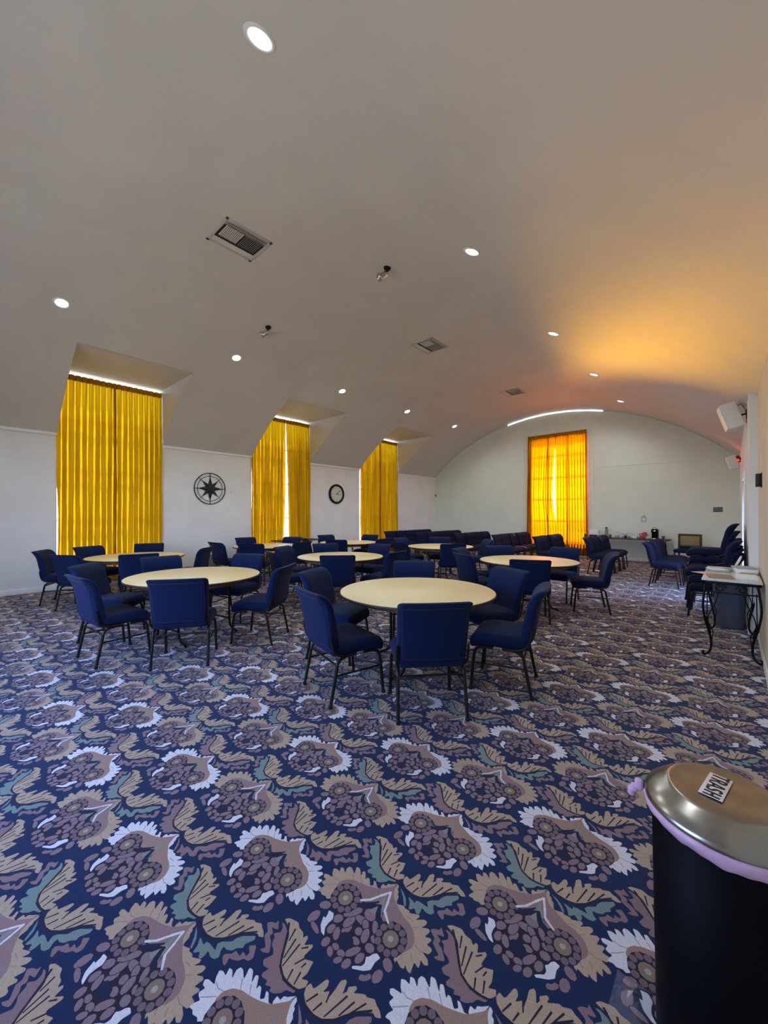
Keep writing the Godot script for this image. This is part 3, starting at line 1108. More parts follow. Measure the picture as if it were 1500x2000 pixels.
# ---------------------------------------------------------------- chairs
func back_shape(p: Vector3, fold: float) -> Vector3:
	# p: x across, y -0.235..0.235, z thickness (front is -z)
	var t := (p.y + 0.235) / 0.47
	var z := p.z
	if z < 0.0:
		z *= 1.0 + 0.25 * exp(-pow((t - 0.30) / 0.22, 2.0)) - fold * exp(-pow((t - 0.52) / 0.035, 2.0))
	z += 0.215 + 0.085 * t + 0.075 * pow(maxf(0.0, t - 0.68) / 0.32, 2.0)
	z -= 0.018 * pow(absf(p.x) / 0.26, 2.0)
	return Vector3(p.x * lerpf(0.96, 1.02, t), 0.425 + 0.47 * t - 0.012 * pow(maxf(0.0, t - 0.8) / 0.2, 2.0), z)


func seat_shape(p: Vector3) -> Vector3:
	var f := clampf((-p.z + 0.02) / 0.25, 0.0, 1.0)
	var y := 0.430 + p.y
	if p.y > 0.0:
		y += 0.014 * (1.0 - pow(absf(p.x) / 0.27, 2.0)) * (1.0 - pow(absf(p.z) / 0.26, 2.0))
	y -= 0.028 * pow(f, 4.0) - 0.018 * f * (1.0 - f)
	return Vector3(p.x * (1.0 - 0.03 * clampf(p.z / 0.25, 0.0, 1.0)), y, p.z - 0.005)


func make_chair(key: String, cloth: Material, fold: float, label: String, group: String) -> void:
	var t := thing(key, label, "chair", Vector3.ZERO, 0.0, group)
	protos[key] = t
	var st := tool()
	rbox(st, Vector3(0.262, 0.054, 0.245), 0.045, Vector3i(6, 1, 6), seat_shape, 4)
	put("seat", done(st), cloth, t)
	st = tool()
	rbox(st, Vector3(0.264, 0.235, 0.040), 0.036, Vector3i(6, 16, 1), func(p: Vector3) -> Vector3: return back_shape(p, fold), 4)
	var back := put("backrest", done(st), cloth, t)
	st = tool()
	rbox(st, Vector3(0.228, 0.192, 0.010), 0.009, Vector3i(5, 10, 1), func(p: Vector3) -> Vector3: return back_shape(p + Vector3(0, -0.015, 0), 0.0) + Vector3(0, 0, 0.038), 2)
	put("rear_panel", done(st), cloth, back, "flat upholstered rear panel")
	st = tool()
	var loop := []
	for i in 33:
		var a := TAU * i / 32.0
		var px := clampf(cos(a) * 1.45, -1.0, 1.0) * 0.230
		var py := clampf(sin(a) * 1.45, -1.0, 1.0) * 0.194
		loop.append(back_shape(Vector3(px, py - 0.015, 0.0), 0.0) + Vector3(0, 0, 0.041))
	tube(st, loop, 0.0055, 5)
	put("piping", done(st), M.piping, back, "dark piping round the rear panel")
	for s in [-1.0, 1.0]:
		st = tool()
		tube(st, curve([Vector3(s * 0.235, 0.372, -0.05), Vector3(s * 0.238, 0.370, -0.14), Vector3(s * 0.243, 0.340, -0.195), Vector3(s * 0.248, 0.25, -0.212), Vector3(s * 0.252, 0.006, -0.235)], 5), 0.0138, 8)
		put("leg", done(st), M.frame, t)
		st = tool()
		tube(st, curve([Vector3(s * 0.235, 0.372, 0.02), Vector3(s * 0.24, 0.368, 0.12), Vector3(s * 0.246, 0.336, 0.185), Vector3(s * 0.250, 0.25, 0.205), Vector3(s * 0.254, 0.006, 0.255)], 5), 0.0138, 8)
		put("leg", done(st), M.frame, t)
		st = tool()
		tube(st, [Vector3(s * 0.249, 0.235, -0.213), Vector3(s * 0.250, 0.235, 0.207)], 0.0075, 6)
		put("side_rail", done(st), M.frame, t)
		st = tool()
		tube(st, curve([Vector3(s * 0.247, 0.370, 0.10), Vector3(s * 0.256, 0.40, 0.20), Vector3(s * 0.262, 0.46, 0.238), Vector3(s * 0.262, 0.56, 0.256)], 4), 0.010, 8)
		put("back_upright", done(st), M.frame, t)
		for q in [-0.235, 0.255]:
			st = tool()
			lathe(st, [Vector2(0.0, 0.0), Vector2(0.0165, 0.0), Vector2(0.0165, 0.022), Vector2(0.0, 0.024)], 8, Transform3D(Basis(), Vector3(s * 0.253, 0, q)))
			put("glide", done(st), M.rubber, t)
	st = tool()
	tube(st, [Vector3(-0.250, 0.315, 0.196), Vector3(0.250, 0.315, 0.196)], 0.0085, 6)
	put("stretcher", done(st), M.frame, t)
	st = tool()
	tube(st, [Vector3(-0.24, 0.370, -0.12), Vector3(0.24, 0.370, -0.12)], 0.009, 6)
	tube(st, [Vector3(-0.24, 0.370, 0.10), Vector3(0.24, 0.370, 0.10)], 0.009, 6)
	put("seat_frame", done(st), M.frame, t)


func build_chairs() -> void:
	make_chair("upholstered_chair", M.fabric, 0.0, "", "blue upholstered chairs round the tables")
	# table, bearing of the chair seen from the table in the camera's frame (degrees, 0 = away), distance, twist, where
	var around := [
		["T1", 180, 0.82, 6, "blue chair with its back to the camera at the %s"],
		["T1", 232, 0.85, -4, "blue chair on the near left side of the %s"],
		["T1", 290, 0.85, 0, "blue chair on the far left side of the %s"],
		["T1", 3, 0.86, 0, "blue chair facing the camera across the %s"],
		["T1", 66, 0.86, 0, "blue chair on the far right side of the %s"],
		["T1", 119, 0.84, 4, "blue chair on the near right side of the %s"],
		["T2", 160, 0.84, -6, "blue chair with its back to the camera at the %s"],
		["T2", 216, 0.86, 0, "blue chair on the near left side of the %s"],
		["T2", 268, 0.98, 6, "blue chair behind the near left one at the %s"],
		["T2", 312, 0.86, 0, "blue chair on the far left side of the %s"],
		["T2", 12, 0.86, -4, "blue chair on the far side of the %s"],
		["T2", 97, 0.84, 0, "blue chair on the right side of the %s"],
		["T3", 252, 1.05, 0, "leftmost blue chair, at the %s"],
		["T3", 202, 0.85, 8, "dark-backed chair on the near left of the %s"],
		["T3", 288, 0.88, 0, "blue chair against the drapes, left side of the %s"],
		["T3", 340, 0.86, 6, "blue chair against the drapes, far side of the %s"],
		["T3", 146, 0.85, 0, "dark-backed chair on the near right of the %s"],
		["T3", 74, 0.85, -12, "dark blue chair on the right side of the %s"],
		["T4", 176, 0.84, 0, "dark-backed chair nearest the camera at the %s"],
		["T4", 240, 0.90, 0, "blue chair on the near left side of the %s"],
		["T4", 288, 0.86, 0, "blue chair on the far left side of the %s"],
		["T4", 122, 0.84, 0, "blue chair on the right side of the %s"],
		["T4", 36, 0.86, 0, "blue chair on the far right side of the %s"],
		["T4", 338, 0.85, 0, "blue chair on the far side of the %s"],
		["T5", 200, 0.84, 4, "dark-backed chair nearest the camera at the %s"],
		["T5", 254, 0.86, 0, "blue chair on the near left side of the %s"],
		["T5", 304, 0.86, 0, "blue chair on the far left side of the %s"],
		["T5", 354, 0.85, 0, "blue chair on the far side of the %s"],
		["T5", 54, 0.88, 6, "blue chair on the far right side of the %s"],
		["T5", 105, 0.90, -6, "blue chair drawn back on the right side of the %s"],
		["T6", 172, 0.84, -10, "dark-backed chair nearest the camera at the %s"],
		["T6", 238, 0.84, 0, "dark chair on the near left side of the %s"],
		["T6", 312, 0.88, 0, "blue chair on the far left side of the %s"],
		["T6", 8, 0.84, 0, "blue chair on the far side of the %s"],
		["T6", 82, 0.86, 0, "blue chair on the right side of the %s"],
		["T7", 178, 0.92, 0, "dark-backed chair nearest the camera at the %s"],
		["T7", 228, 0.88, 10, "blue chair on the left side of the %s"],
		["T7", 316, 0.84, 0, "blue chair on the far left side of the %s"],
		["T7", 18, 0.82, 0, "blue chair on the far right side of the %s"],
		["T7", 122, 0.84, 0, "dark chair on the right side of the %s"],
		["T8", 190, 0.84, 0, "dark-backed chair nearest the camera at the %s"],
		["T8", 246, 0.86, 0, "blue chair on the left side of the %s"],
		["T8", 320, 0.84, 0, "blue chair on the far left side of the %s"],
		["T8", 28, 0.84, 0, "blue chair on the far right side of the %s"],
		["T8", 126, 0.84, 0, "dark chair on the right side of the %s"],
	]
	var yaw := atan(680.0 / 761.0)
	for c in around:
		var b := deg_to_rad(c[1])
		var dir := Vector3(sin(b), 0, -cos(b)).rotated(Vector3.UP, yaw)
		var tb: Array = TABLES[c[0]]
		var at: Vector3 = Vector3(tb[0], 0, tb[1]) + dir * c[2]
		copy_of("upholstered_chair", at, atan2(dir.x, dir.z) + deg_to_rad(c[3]), c[4] % tb[2])
	# rows facing the right wall
	make_chair("row_chair", M.fabric_dark, 0.35, "", "dark blue chairs lined up in rows")
	var place := ["nearest", "second", "third", "fourth", "fifth"]
	var rows := [
		[-1.02, -9.95, 4, 0.55, "row beside the stacked chairs"],
		[-2.42, -10.85, 4, 0.548, "row just before the coffee table"],
		[-3.62, -10.6, 4, 0.548, "row before the sunlit drapes, right of them"],
		[-4.85, -10.7, 5, 0.548, "row before the sunlit drapes, left of them"],
		[-6.08, -10.7, 4, 0.548, "fourth row from the coffee table"],
		[-7.35, -10.4, 5, 0.548, "fifth row from the coffee table"],
		[-8.62, -10.3, 5, 0.548, "row nearest the left wall"],
	]
	for r in rows:
		for i in r[2]:
			copy_of("row_chair", Vector3(r[0] + 0.02 * sin(i * 2.3 + r[0]), 0, r[1] - i * r[3]), -PI / 2 + 0.02 * sin(i * 1.7), "%s dark blue chair of the %s" % [place[i], r[4]], "chairs of the " + r[4])
	# stacks against the right wall, facing the room
	make_chair("stacked_chair", M.fabric_dark, 0.0, "", "stacked chairs by the right wall")
	var level := ["bottom", "second", "third", "fourth", "fifth", "top"]
	for i in 5:
		copy_of("stacked_chair", Vector3(-0.25 - 0.014 * i, i * 0.115, -8.15), PI / 2, "%s chair of the tall dark stack by the right wall" % ("top" if i == 4 else level[i]), "tall chair stack")
	for i in 3:
		copy_of("stacked_chair", Vector3(-0.25 - 0.014 * i, i * 0.115, -7.5), PI / 2, "%s chair of the low stack behind the iron table" % ("top" if i == 2 else level[i]), "low chair stack")


# ---------------------------------------------------------------- right-hand wall: iron console, bins, speakers
func build_right_side() -> void:
	# console along the wall: local x is along the wall (towards -z), local z sticks out into the room
	var t := thing("console_table", "wrought iron console table with pale stone top and curled legs", "table", Vector3(-0.01, 0, -5.98), 0.0)
	var st := tool()
	cbox(st, Vector3(-0.235, 0.795, -0.66), Vector3(0.235, 0.815, 0.66), 0.006)
	put("tabletop", done(st), M.marble, t)
	st = tool()
	for s in [-1.0, 1.0]:
		cbox(st, Vector3(minf(s * 0.225, s * 0.205), 0.765, -0.64), Vector3(maxf(s * 0.225, s * 0.205), 0.795, 0.64), 0.003)
		cbox(st, Vector3(-0.225, 0.765, minf(s * 0.64, s * 0.62)), Vector3(0.225, 0.795, maxf(s * 0.64, s * 0.62)), 0.003)
		cbox(st, Vector3(minf(s * 0.222, s * 0.208), 0.672, -0.63), Vector3(maxf(s * 0.222, s * 0.208), 0.686, 0.63), 0.003)
		cbox(st, Vector3(-0.215, 0.672, minf(s * 0.636, s * 0.624)), Vector3(0.215, 0.686, maxf(s * 0.636, s * 0.624)), 0.003)
	put("apron_frame", done(st), M.iron, t)
	# scrolls between the two apron bars
	for s in [-1.0, 1.0]:
		for k in [-1.0, 1.0]:
			var pts := []
			for i in 22:
				var a := i / 21.0 * TAU * 1.35
				var rr := 0.046 * (1.0 - 0.62 * i / 21.0)
				pts.append(Vector3(k * 0.085 - k * cos(a) * rr, 0.727 + sin(a) * rr, s * 0.63))
			st = tool()
			tube(st, pts, 0.0055, 6)
			put("scroll", done(st), M.iron, t)
	for k in 6:
		for s in [-1.0]:
			var pts := []
			for i in 22:
				var a := i / 21.0 * TAU * 1.35
				var rr := 0.046 * (1.0 - 0.62 * i / 21.0)
				pts.append(Vector3(s * 0.215, 0.727 + sin(a) * rr, -0.5 + k * 0.2 - cos(a) * rr * (1.0 if k % 2 else -1.0)))
			st = tool()
			tube(st, pts, 0.0055, 6)
			put("scroll", done(st), M.iron, t)
	for s in [-1.0, 1.0]:
		for k in [-1.0, 1.0]:
			# cabriole leg: out at the knee, in at the ankle, a curl at the foot
			st = tool()
			var ax := Vector3(s, 0, 0)
			var az := Vector3(0, 0, k)
			var corner := Vector3(s * 0.20, 0, k * 0.62)
			var main := [[0.0, 0.77], [0.018, 0.66], [0.032, 0.52], [0.004, 0.36], [-0.045, 0.20], [-0.055, 0.10], [-0.025, 0.03], [0.022, 0.015], [0.036, 0.035], [0.022, 0.05]]
			var pts := []
			for m in main:
				pts.append(corner + (ax * 0.75 + az * 0.66) * m[0] + Vector3(0, m[1], 0))
			tube(st, curve(pts, 5), 0.0105, 8)
			put("leg", done(st), M.iron, t)
			# two thin rods that cross beside the leg
			for d in 2:
				st = tool()
				var dirv := ax * -1.0 if d == 0 else az * -1.0
				var p2 := []
				for m in [[0.085, 0.68], [0.055, 0.56], [0.012, 0.46], [-0.004, 0.36], [0.008, 0.26], [0.0, 0.17], [-0.012, 0.10]]:
					p2.append(corner + dirv * (m[0] + 0.012) + (ax * 0.75 + az * 0.66) * (-0.045 if m[1] < 0.3 else -0.01) + Vector3(0, m[1], 0))
				tube(st, curve(p2, 4), 0.0055, 6)
				put("leg_rod", done(st), M.iron, t)
	# papers and leaflets lying on it
	var sheets := [
		["booklet", Vector3(-0.10, 0.815, -5.55), Vector3(0.21, 0.012, 0.28), 0.12, "paper_print", "open printed booklet at the near end of the iron table", "booklet"],
		["leaflet", Vector3(-0.22, 0.815, -5.80), Vector3(0.15, 0.004, 0.24), 0.9, "paper_pink", "pale pink leaflet jutting over the iron table's edge", "leaflet"],
		["magazine", Vector3(-0.118, 0.815, -6.14), Vector3(0.21, 0.022, 0.28), -0.1, "paper_grey", "grey illustrated magazine pile on the iron table", "magazine"],
		["paper_stack", Vector3(0.11, 0.815, -5.62), Vector3(0.17, 0.03, 0.22), 0.05, "paper", "white paper stack near the wall on the iron table", "paper"],
		["leaflet", Vector3(0.13, 0.815, -5.90), Vector3(0.15, 0.014, 0.22), -0.2, "paper_print", "brown printed leaflet near the wall on the iron table", "leaflet"],
		["paper_stack", Vector3(0.115, 0.815, -6.24), Vector3(0.19, 0.04, 0.26), 0.08, "paper", "white paper stack at the far end of the iron table", "paper"],
		["paper_stack", Vector3(-0.14, 0.838, -6.1), Vector3(0.15, 0.006, 0.21), 0.35, "paper", "single white sheet lying on the grey magazine pile", "paper"],
		["magazine", Vector3(0.10, 0.855, -6.24), Vector3(0.17, 0.016, 0.22), 0.3, "paper_grey", "grey magazine on top of the far paper stack", "magazine"],
	]
	for s in sheets:
		var o := thing(s[0], s[5], s[6], s[1], s[3], "papers on the iron table")
		st = tool()
		cbox(st, Vector3(-s[2].x / 2, 0, -s[2].z / 2), Vector3(s[2].x / 2, s[2].y, s[2].z / 2), minf(0.0015, s[2].y * 0.3))
		put("pages", done(st), M[s[4]], o)
		if s[2].y > 0.01:
			st = tool()
			cbox(st, Vector3(-s[2].x / 2 - 0.002, s[2].y, -s[2].z / 2 - 0.002), Vector3(s[2].x / 2 + 0.001, s[2].y + 0.0015, s[2].z / 2 + 0.002), 0.0004)
			put("cover", done(st), M[s[4]], o)
	# bin behind the console, its pale lid standing open
	var b := thing("waste_bin", "blue-grey waste bin with a white lid behind the iron table", "bin", Vector3(-0.03, 0, -6.93))
	st = tool()
	lathe(st, [Vector2(0.0, 0.0), Vector2(0.145, 0.0), Vector2(0.152, 0.012), Vector2(0.178, 0.70), Vector2(0.186, 0.705), Vector2(0.186, 0.73), Vector2(0.176, 0.732), Vector2(0.150, 0.04), Vector2(0.0, 0.03)], 28)
	put("body", done(st), M.grey_plastic, b)
	st = tool()
	lathe(st, [Vector2(0.0, -0.008), Vector2(0.105, -0.006), Vector2(0.115, 0.0), Vector2(0.105, 0.012), Vector2(0.0, 0.016)], 28, Transform3D(Basis(Vector3(0, 0, 1), 1.18), Vector3(0.08, 0.84, 0.0)) * Transform3D(Basis.from_scale(Vector3(1.0, 1, 1.35)), Vector3.ZERO))
	put("lid", done(st), M.white_plastic, b, "white lid standing open")
	# grey bin by the left wall
	b = thing("waste_bin", "small grey waste bin with a white liner by the left wall", "bin", Vector3(-9.58, 0, -4.42))
	st = tool()
	lathe(st, [Vector2(0.0, 0.0), Vector2(0.13, 0.0), Vector2(0.135, 0.01), Vector2(0.155, 0.58), Vector2(0.15, 0.59), Vector2(0.125, 0.03), Vector2(0.0, 0.02)], 24)
	put("body", done(st), M.grey_bin, b)
	st = tool()
	lathe(st, [Vector2(0.158, 0.50), Vector2(0.161, 0.56), Vector2(0.164, 0.60), Vector2(0.158, 0.615), Vector2(0.148, 0.60), Vector2(0.142, 0.5)], 24)
	put("liner", done(st), M.white_plastic, b, "white liner folded over the rim")
	# loudspeakers on brackets
	for s in [[Vector3(0.0, 2.90, -7.55), 1.0, "large white loudspeaker tilted down from the right wall"], [Vector3(0.02, 2.70, -12.3), 0.85, "far small white loudspeaker beside the red exit sign"]]:
		var o := thing("loudspeaker", s[2], "loudspeaker", s[0], 0.0, "white wall loudspeakers")
		var xf := Transform3D(Basis(Vector3(0, 0, 1), 0.30) * Basis(Vector3.UP, 0.12), Vector3.ZERO).scaled_local(Vector3.ONE * s[1])
		st = tool()
		cbox(st, Vector3(-0.10, -0.185, -0.13), Vector3(0.08, 0.185, 0.13), 0.012, xf)
		put("cabinet", done(st), M.white_plastic, o)
		st = tool()
		cbox(st, Vector3(-0.115, -0.175, -0.12), Vector3(-0.10, 0.175, 0.12), 0.005, xf)
		put("grille", done(st), M.trim, o, "pale cloth grille")
		st = tool()
		cbox(st, Vector3(0.078, 0.09, -0.04), Vector3(0.092, 0.14, 0.04), 0.003, xf)
		put("terminal_plate", done(st), M.black, o, "black terminal plate")
		st = tool()
		tube(st, [xf * Vector3(0.075, 0.0, 0.0), Vector3(0.11, 0.01, 0.0), Vector3(0.158, 0.02, 0.0)], 0.012, 8)
		cbox(st, Vector3(0.15, -0.05, -0.03), Vector3(0.16 if s[0].x < 0.01 else 0.14, 0.08, 0.03), 0.002)
		put("bracket", done(st), M.metal_dark, o)
		st = tool()
		tube(st, curve([xf * Vector3(0.085, 0.11, 0.0), Vector3(0.09, 0.16, 0.02), Vector3(0.13, 0.10, 0.03), Vector3(0.150, 0.0, 0.03), Vector3(0.152, -0.12, 0.03)], 5), 0.004, 6)
		put("cable", done(st), M.black, o)
	var e := thing("exit_sign", "small red-lit exit sign on the right wall", "sign", Vector3(0.085, 2.80, -12.75))
	st = tool()
	cbox(st, Vector3(-0.13, -0.05, -0.022), Vector3(0.05, 0.09, 0.022), 0.006)
	put("housing", done(st), M.black, e)
	st = tool()
	cbox(st, Vector3(-0.125, -0.045, 0.022), Vector3(0.045, 0.02, 0.028), 0.002)
	put("lit_face", done(st), M.exit_red, e, "glowing red face")
	st = tool()
	cbox(st, Vector3(0.05, -0.02, -0.015), Vector3(0.075, 0.06, 0.015), 0.003)
	put("bracket", done(st), M.metal_dark, e)
	var el := OmniLight3D.new()
	el.name = "exit_glow"
	el.light_color = Color(1.0, 0.15, 0.1)
	el.light_energy = 0.03
	el.light_size = 0.04
	el.shadow_enabled = true
	el.position = Vector3(-0.04, -0.01, 0.08)
	e.add_child(el)
	var w := thing("wall_box", "small black box on the cream right wall", "wall box", Vector3(0.24, 1.86, -5.85))
	st = tool()
	cbox(st, Vector3(-0.05, -0.07, -0.05), Vector3(-0.006, 0.07, 0.05), 0.006)
	put("case", done(st), M.black, w)
	st = tool()
	cbox(st, Vector3(-0.008, -0.08, -0.06), Vector3(0.0, 0.08, 0.06), 0.002)
	put("back_plate", done(st), M.metal_dark, w)


# ---------------------------------------------------------------- coffee table on the far wall
func build_far_table() -> void:
	var t := thing("folding_table", "long coffee table with thin black legs along the far wall", "table", Vector3(-2.48, 0, ZF + 0.42))
	var st := tool()
	cbox(st, Vector3(-1.13, 0.705, -0.36), Vector3(1.13, 0.735, 0.36), 0.006)
	put("tabletop", done(st), M.brown, t)
	for s in [-1.0, 1.0]:
		for q in [-1.0, 1.0]:
			st = tool()
			tube(st, [Vector3(s * 0.98, 0.705, q * 0.30), Vector3(s * 1.02, 0.0, q * 0.30)], 0.012, 8)
			put("leg", done(st), M.metal_dark, t)
		st = tool()
		tube(st, [Vector3(s * 0.99, 0.35, -0.3), Vector3(s * 0.99, 0.35, 0.3)], 0.009, 6)
		tube(st, [Vector3(s * 0.50, 0.70, 0.0), Vector3(s * 0.99, 0.35, 0.0)], 0.008, 6)
		put("brace", done(st), M.metal_dark, t)
	var y := 0.735
	var zt := ZF + 0.42
	# microwave-like white appliance
	var o := thing("toaster_oven", "white boxy appliance at the left end of the coffee table", "appliance", Vector3(-3.38, y, zt - 0.1))
	st = tool()
	cbox(st, Vector3(-0.14, 0.012, -0.13), Vector3(0.14, 0.23, 0.13), 0.012)
	put("body", done(st), M.white_plastic, o)
	st = tool()
	cbox(st, Vector3(-0.12, 0.02, 0.13), Vector3(0.12, 0.075, 0.136), 0.002)
	put("drip_tray", done(st), M.black, o)
	st = tool()
	cbox(st, Vector3(-0.12, 0.0, -0.11), Vector3(0.12, 0.014, 0.11), 0.002)
	put("foot", done(st), M.black, o)
	# thermos
	o = thing("thermos", "tall sage green thermos on the coffee table", "thermos", Vector3(-3.02, y, zt - 0.05))
	st = tool()
	lathe(st, [Vector2(0.0, 0.0), Vector2(0.045, 0.0), Vector2(0.047, 0.01), Vector2(0.047, 0.22), Vector2(0.034, 0.26), Vector2(0.034, 0.27), Vector2(0.0, 0.27)], 18)
	put("body", done(st), M.sage, o)
	st = tool()
	lathe(st, [Vector2(0.036, 0.27), Vector2(0.036, 0.32), Vector2(0.026, 0.335), Vector2(0.0, 0.337)], 16)
	put("stopper", done(st), M.grey_plastic, o)
	# paper cups
	var k := 0
	for c in [[-3.60, 0.1, "left of the white appliance"], [-2.88, 0.12, "right of the thermos"], [-1.52, 0.0, "right end of the coffee table"]]:
		o = thing("cup", "small brown cup, %s" % c[2], "cup", Vector3(c[0], y, zt + c[1]), 0.0, "brown cups on the coffee table")
		st = tool()
		lathe(st, [Vector2(0.0, 0.0), Vector2(0.03, 0.0), Vector2(0.042, 0.11), Vector2(0.039, 0.11), Vector2(0.028, 0.008), Vector2(0.0, 0.006)], 14)
		put("wall", done(st), M.cup, o)
		st = tool()
		lathe(st, [Vector2(0.0425, 0.105), Vector2(0.045, 0.109), Vector2(0.0425, 0.113), Vector2(0.039, 0.11)], 14)
		put("rim", done(st), M.white_plastic, o)
		k += 1
	# glass jars
	for c in [[-2.72, -0.05, 0.19, "tallest clear jar beside the thermos"], [-2.58, 0.08, 0.14, "clear jar before the black scoops"], [-2.42, -0.08, 0.16, "clear jar in the middle of the coffee table"], [-2.28, 0.06, 0.13, "clear jar left of the white bowl"], [-2.13, -0.06, 0.15, "clear jar left of the red pitcher"], [-1.87, 0.2, 0.11, "short clear jar left of the coffee maker"]]:
		o = thing("glass_jar", c[3], "jar", Vector3(c[0], y, zt + c[1]), 0.0, "clear jars on the coffee table")
		st = tool()
		var h: float = c[2]
		lathe(st, [Vector2(0.0, 0.0), Vector2(0.05, 0.0), Vector2(0.055, 0.01), Vector2(0.055, h * 0.8), Vector2(0.042, h * 0.9)], 16)
		put("body", done(st), M.clear, o)
		st = tool()
		lathe(st, [Vector2(0.0, h * 0.88), Vector2(0.045, h * 0.89), Vector2(0.046, h), Vector2(0.0, h)], 16)
		put("lid", done(st), M.chrome, o)
		st = tool()
		lathe(st, [Vector2(0.0, 0.004), Vector2(0.048, 0.006), Vector2(0.05, h * 0.5), Vector2(0.0, h * 0.54)], 12)
		put("contents", done(st), M.paper_grey, o)
	o = thing("bowl", "small white bowl among the clear jars", "bowl", Vector3(-2.2, y, zt + 0.2))
	st = tool()
	lathe(st, [Vector2(0.0, 0.0), Vector2(0.03, 0.0), Vector2(0.035, 0.008), Vector2(0.075, 0.055), Vector2(0.07, 0.055), Vector2(0.03, 0.014), Vector2(0.0, 0.012)], 18)
	put("basin", done(st), M.white_plastic, o)
	st = tool()
	lathe(st, [Vector2(0.070, 0.053), Vector2(0.077, 0.055), Vector2(0.070, 0.058)], 18)
	put("rim", done(st), M.trim, o)
	o = thing("sugar_caddy", "black caddy of scoops and stirrers among the jars", "caddy", Vector3(-2.46, y, zt + 0.15))
	st = tool()
	lathe(st, [Vector2(0.0, 0.0), Vector2(0.035, 0.0), Vector2(0.04, 0.09), Vector2(0.036, 0.09), Vector2(0.03, 0.01), Vector2(0.0, 0.01)], 14)
	put("pot", done(st), M.black, o)
	for i in 4:
		st = tool()
		tube(st, [Vector3(0.01 * cos(i * 1.6), 0.015, 0.01 * sin(i * 1.6)), Vector3(0.06 * cos(i * 1.6), 0.15, 0.05 * sin(i * 1.6))], 0.004, 5)
		put("stirrer", done(st), M.black, o)
	o = thing("pitcher", "red pitcher on the coffee table", "pitcher", Vector3(-1.98, y, zt + 0.02))
	st = tool()
	lathe(st, [Vector2(0.0, 0.0), Vector2(0.065, 0.0), Vector2(0.078, 0.03), Vector2(0.074, 0.12), Vector2(0.058, 0.17), Vector2(0.062, 0.185), Vector2(0.055, 0.185), Vector2(0.05, 0.17), Vector2(0.0, 0.165)], 18)
	put("body", done(st), M.red_plastic, o)
	st = tool()
	tube(st, curve([Vector3(-0.055, 0.16, 0.0), Vector3(-0.11, 0.15, 0.0), Vector3(-0.12, 0.09, 0.0), Vector3(-0.075, 0.04, 0.0)], 5), 0.012, 8)
	put("handle", done(st), M.red_plastic, o)
	st = tool()
	lathe(st, [Vector2(0.058, 0.185), Vector2(0.04, 0.205), Vector2(0.0, 0.21)], 16)
	put("lid", done(st), M.red_plastic, o)
	o = thing("coffee_maker", "black single-cup coffee maker at the right of the table", "coffee maker", Vector3(-1.70, y, zt - 0.04))
	st = tool()
	cbox(st, Vector3(-0.11, 0.0, -0.13), Vector3(0.06, 0.26, 0.02), 0.012)
	cbox(st, Vector3(-0.11, 0.20, -0.02), Vector3(0.06, 0.30, 0.13), 0.014)
	put("body", done(st), M.black_gloss, o)
	st = tool()
	cbox(st, Vector3(-0.10, 0.0, 0.0), Vector3(0.05, 0.03, 0.13), 0.006)
	put("drip_tray", done(st), M.chrome, o)
	st = tool()
	tube(st, curve([Vector3(-0.08, 0.295, 0.09), Vector3(-0.05, 0.345, 0.10), Vector3(0.0, 0.345, 0.10), Vector3(0.03, 0.295, 0.09)], 5), 0.012, 8)
	put("handle", done(st), M.chrome, o)
	st = tool()
	cbox(st, Vector3(0.062, 0.005, -0.12), Vector3(0.13, 0.27, 0.06), 0.01)
	put("water_tank", done(st), M.clear, o)
	st = tool()
	cbox(st, Vector3(-0.06, 0.225, 0.13), Vector3(0.01, 0.265, 0.134), 0.002)
	put("control_panel", done(st), M.chrome, o)
	# cane-backed chair in the far right corner
	o = thing("cane_chair", "brown chair with a tan cane back in the far right corner", "chair", Vector3(-0.92, 0, -13.55), -0.15)
	st = tool()
	cbox(st, Vector3(-0.27, 0.56, 0.235), Vector3(-0.215, 0.92, 0.275), 0.012)
	cbox(st, Vector3(0.215, 0.56, 0.235), Vector3(0.27, 0.92, 0.275), 0.012)
	cbox(st, Vector3(-0.27, 0.875, 0.235), Vector3(0.27, 0.93, 0.275), 0.014)
	cbox(st, Vector3(-0.27, 0.56, 0.235), Vector3(0.27, 0.61, 0.275), 0.012)
	put("back_frame", done(st), M.brown, o)
	st = tool()
	cbox(st, Vector3(-0.22, 0.605, 0.25), Vector3(0.22, 0.88, 0.26), 0.002)
	put("cane_panel", done(st), M.cane, o, "woven tan cane panel")
	st = tool()
	cbox(st, Vector3(-0.26, 0.42, 0.235), Vector3(0.26, 0.565, 0.285), 0.015)
	put("lower_back", done(st), M.fabric_dark, o, "dark blue lower back")
	st = tool()
	rbox(st, Vector3(0.27, 0.05, 0.25), 0.04, Vector3i(4, 1, 4), func(p: Vector3) -> Vector3: return p + Vector3(0, 0.47, 0.0), 3)
	put("seat", done(st), M.fabric_dark, o, "dark blue seat")
	for s in [-1.0, 1.0]:
		for q in [-1.0, 1.0]:
			st = tool()
			cbox(st, Vector3(s * 0.24 - 0.02, 0.0, q * 0.21 - 0.02), Vector3(s * 0.24 + 0.02, 0.56 if q > 0 else 0.42, q * 0.21 + 0.02 + (0.03 if q > 0 else 0.0)), 0.006)
			put("leg", done(st), M.brown, o)
	o.rotation.y = PI - 0.15


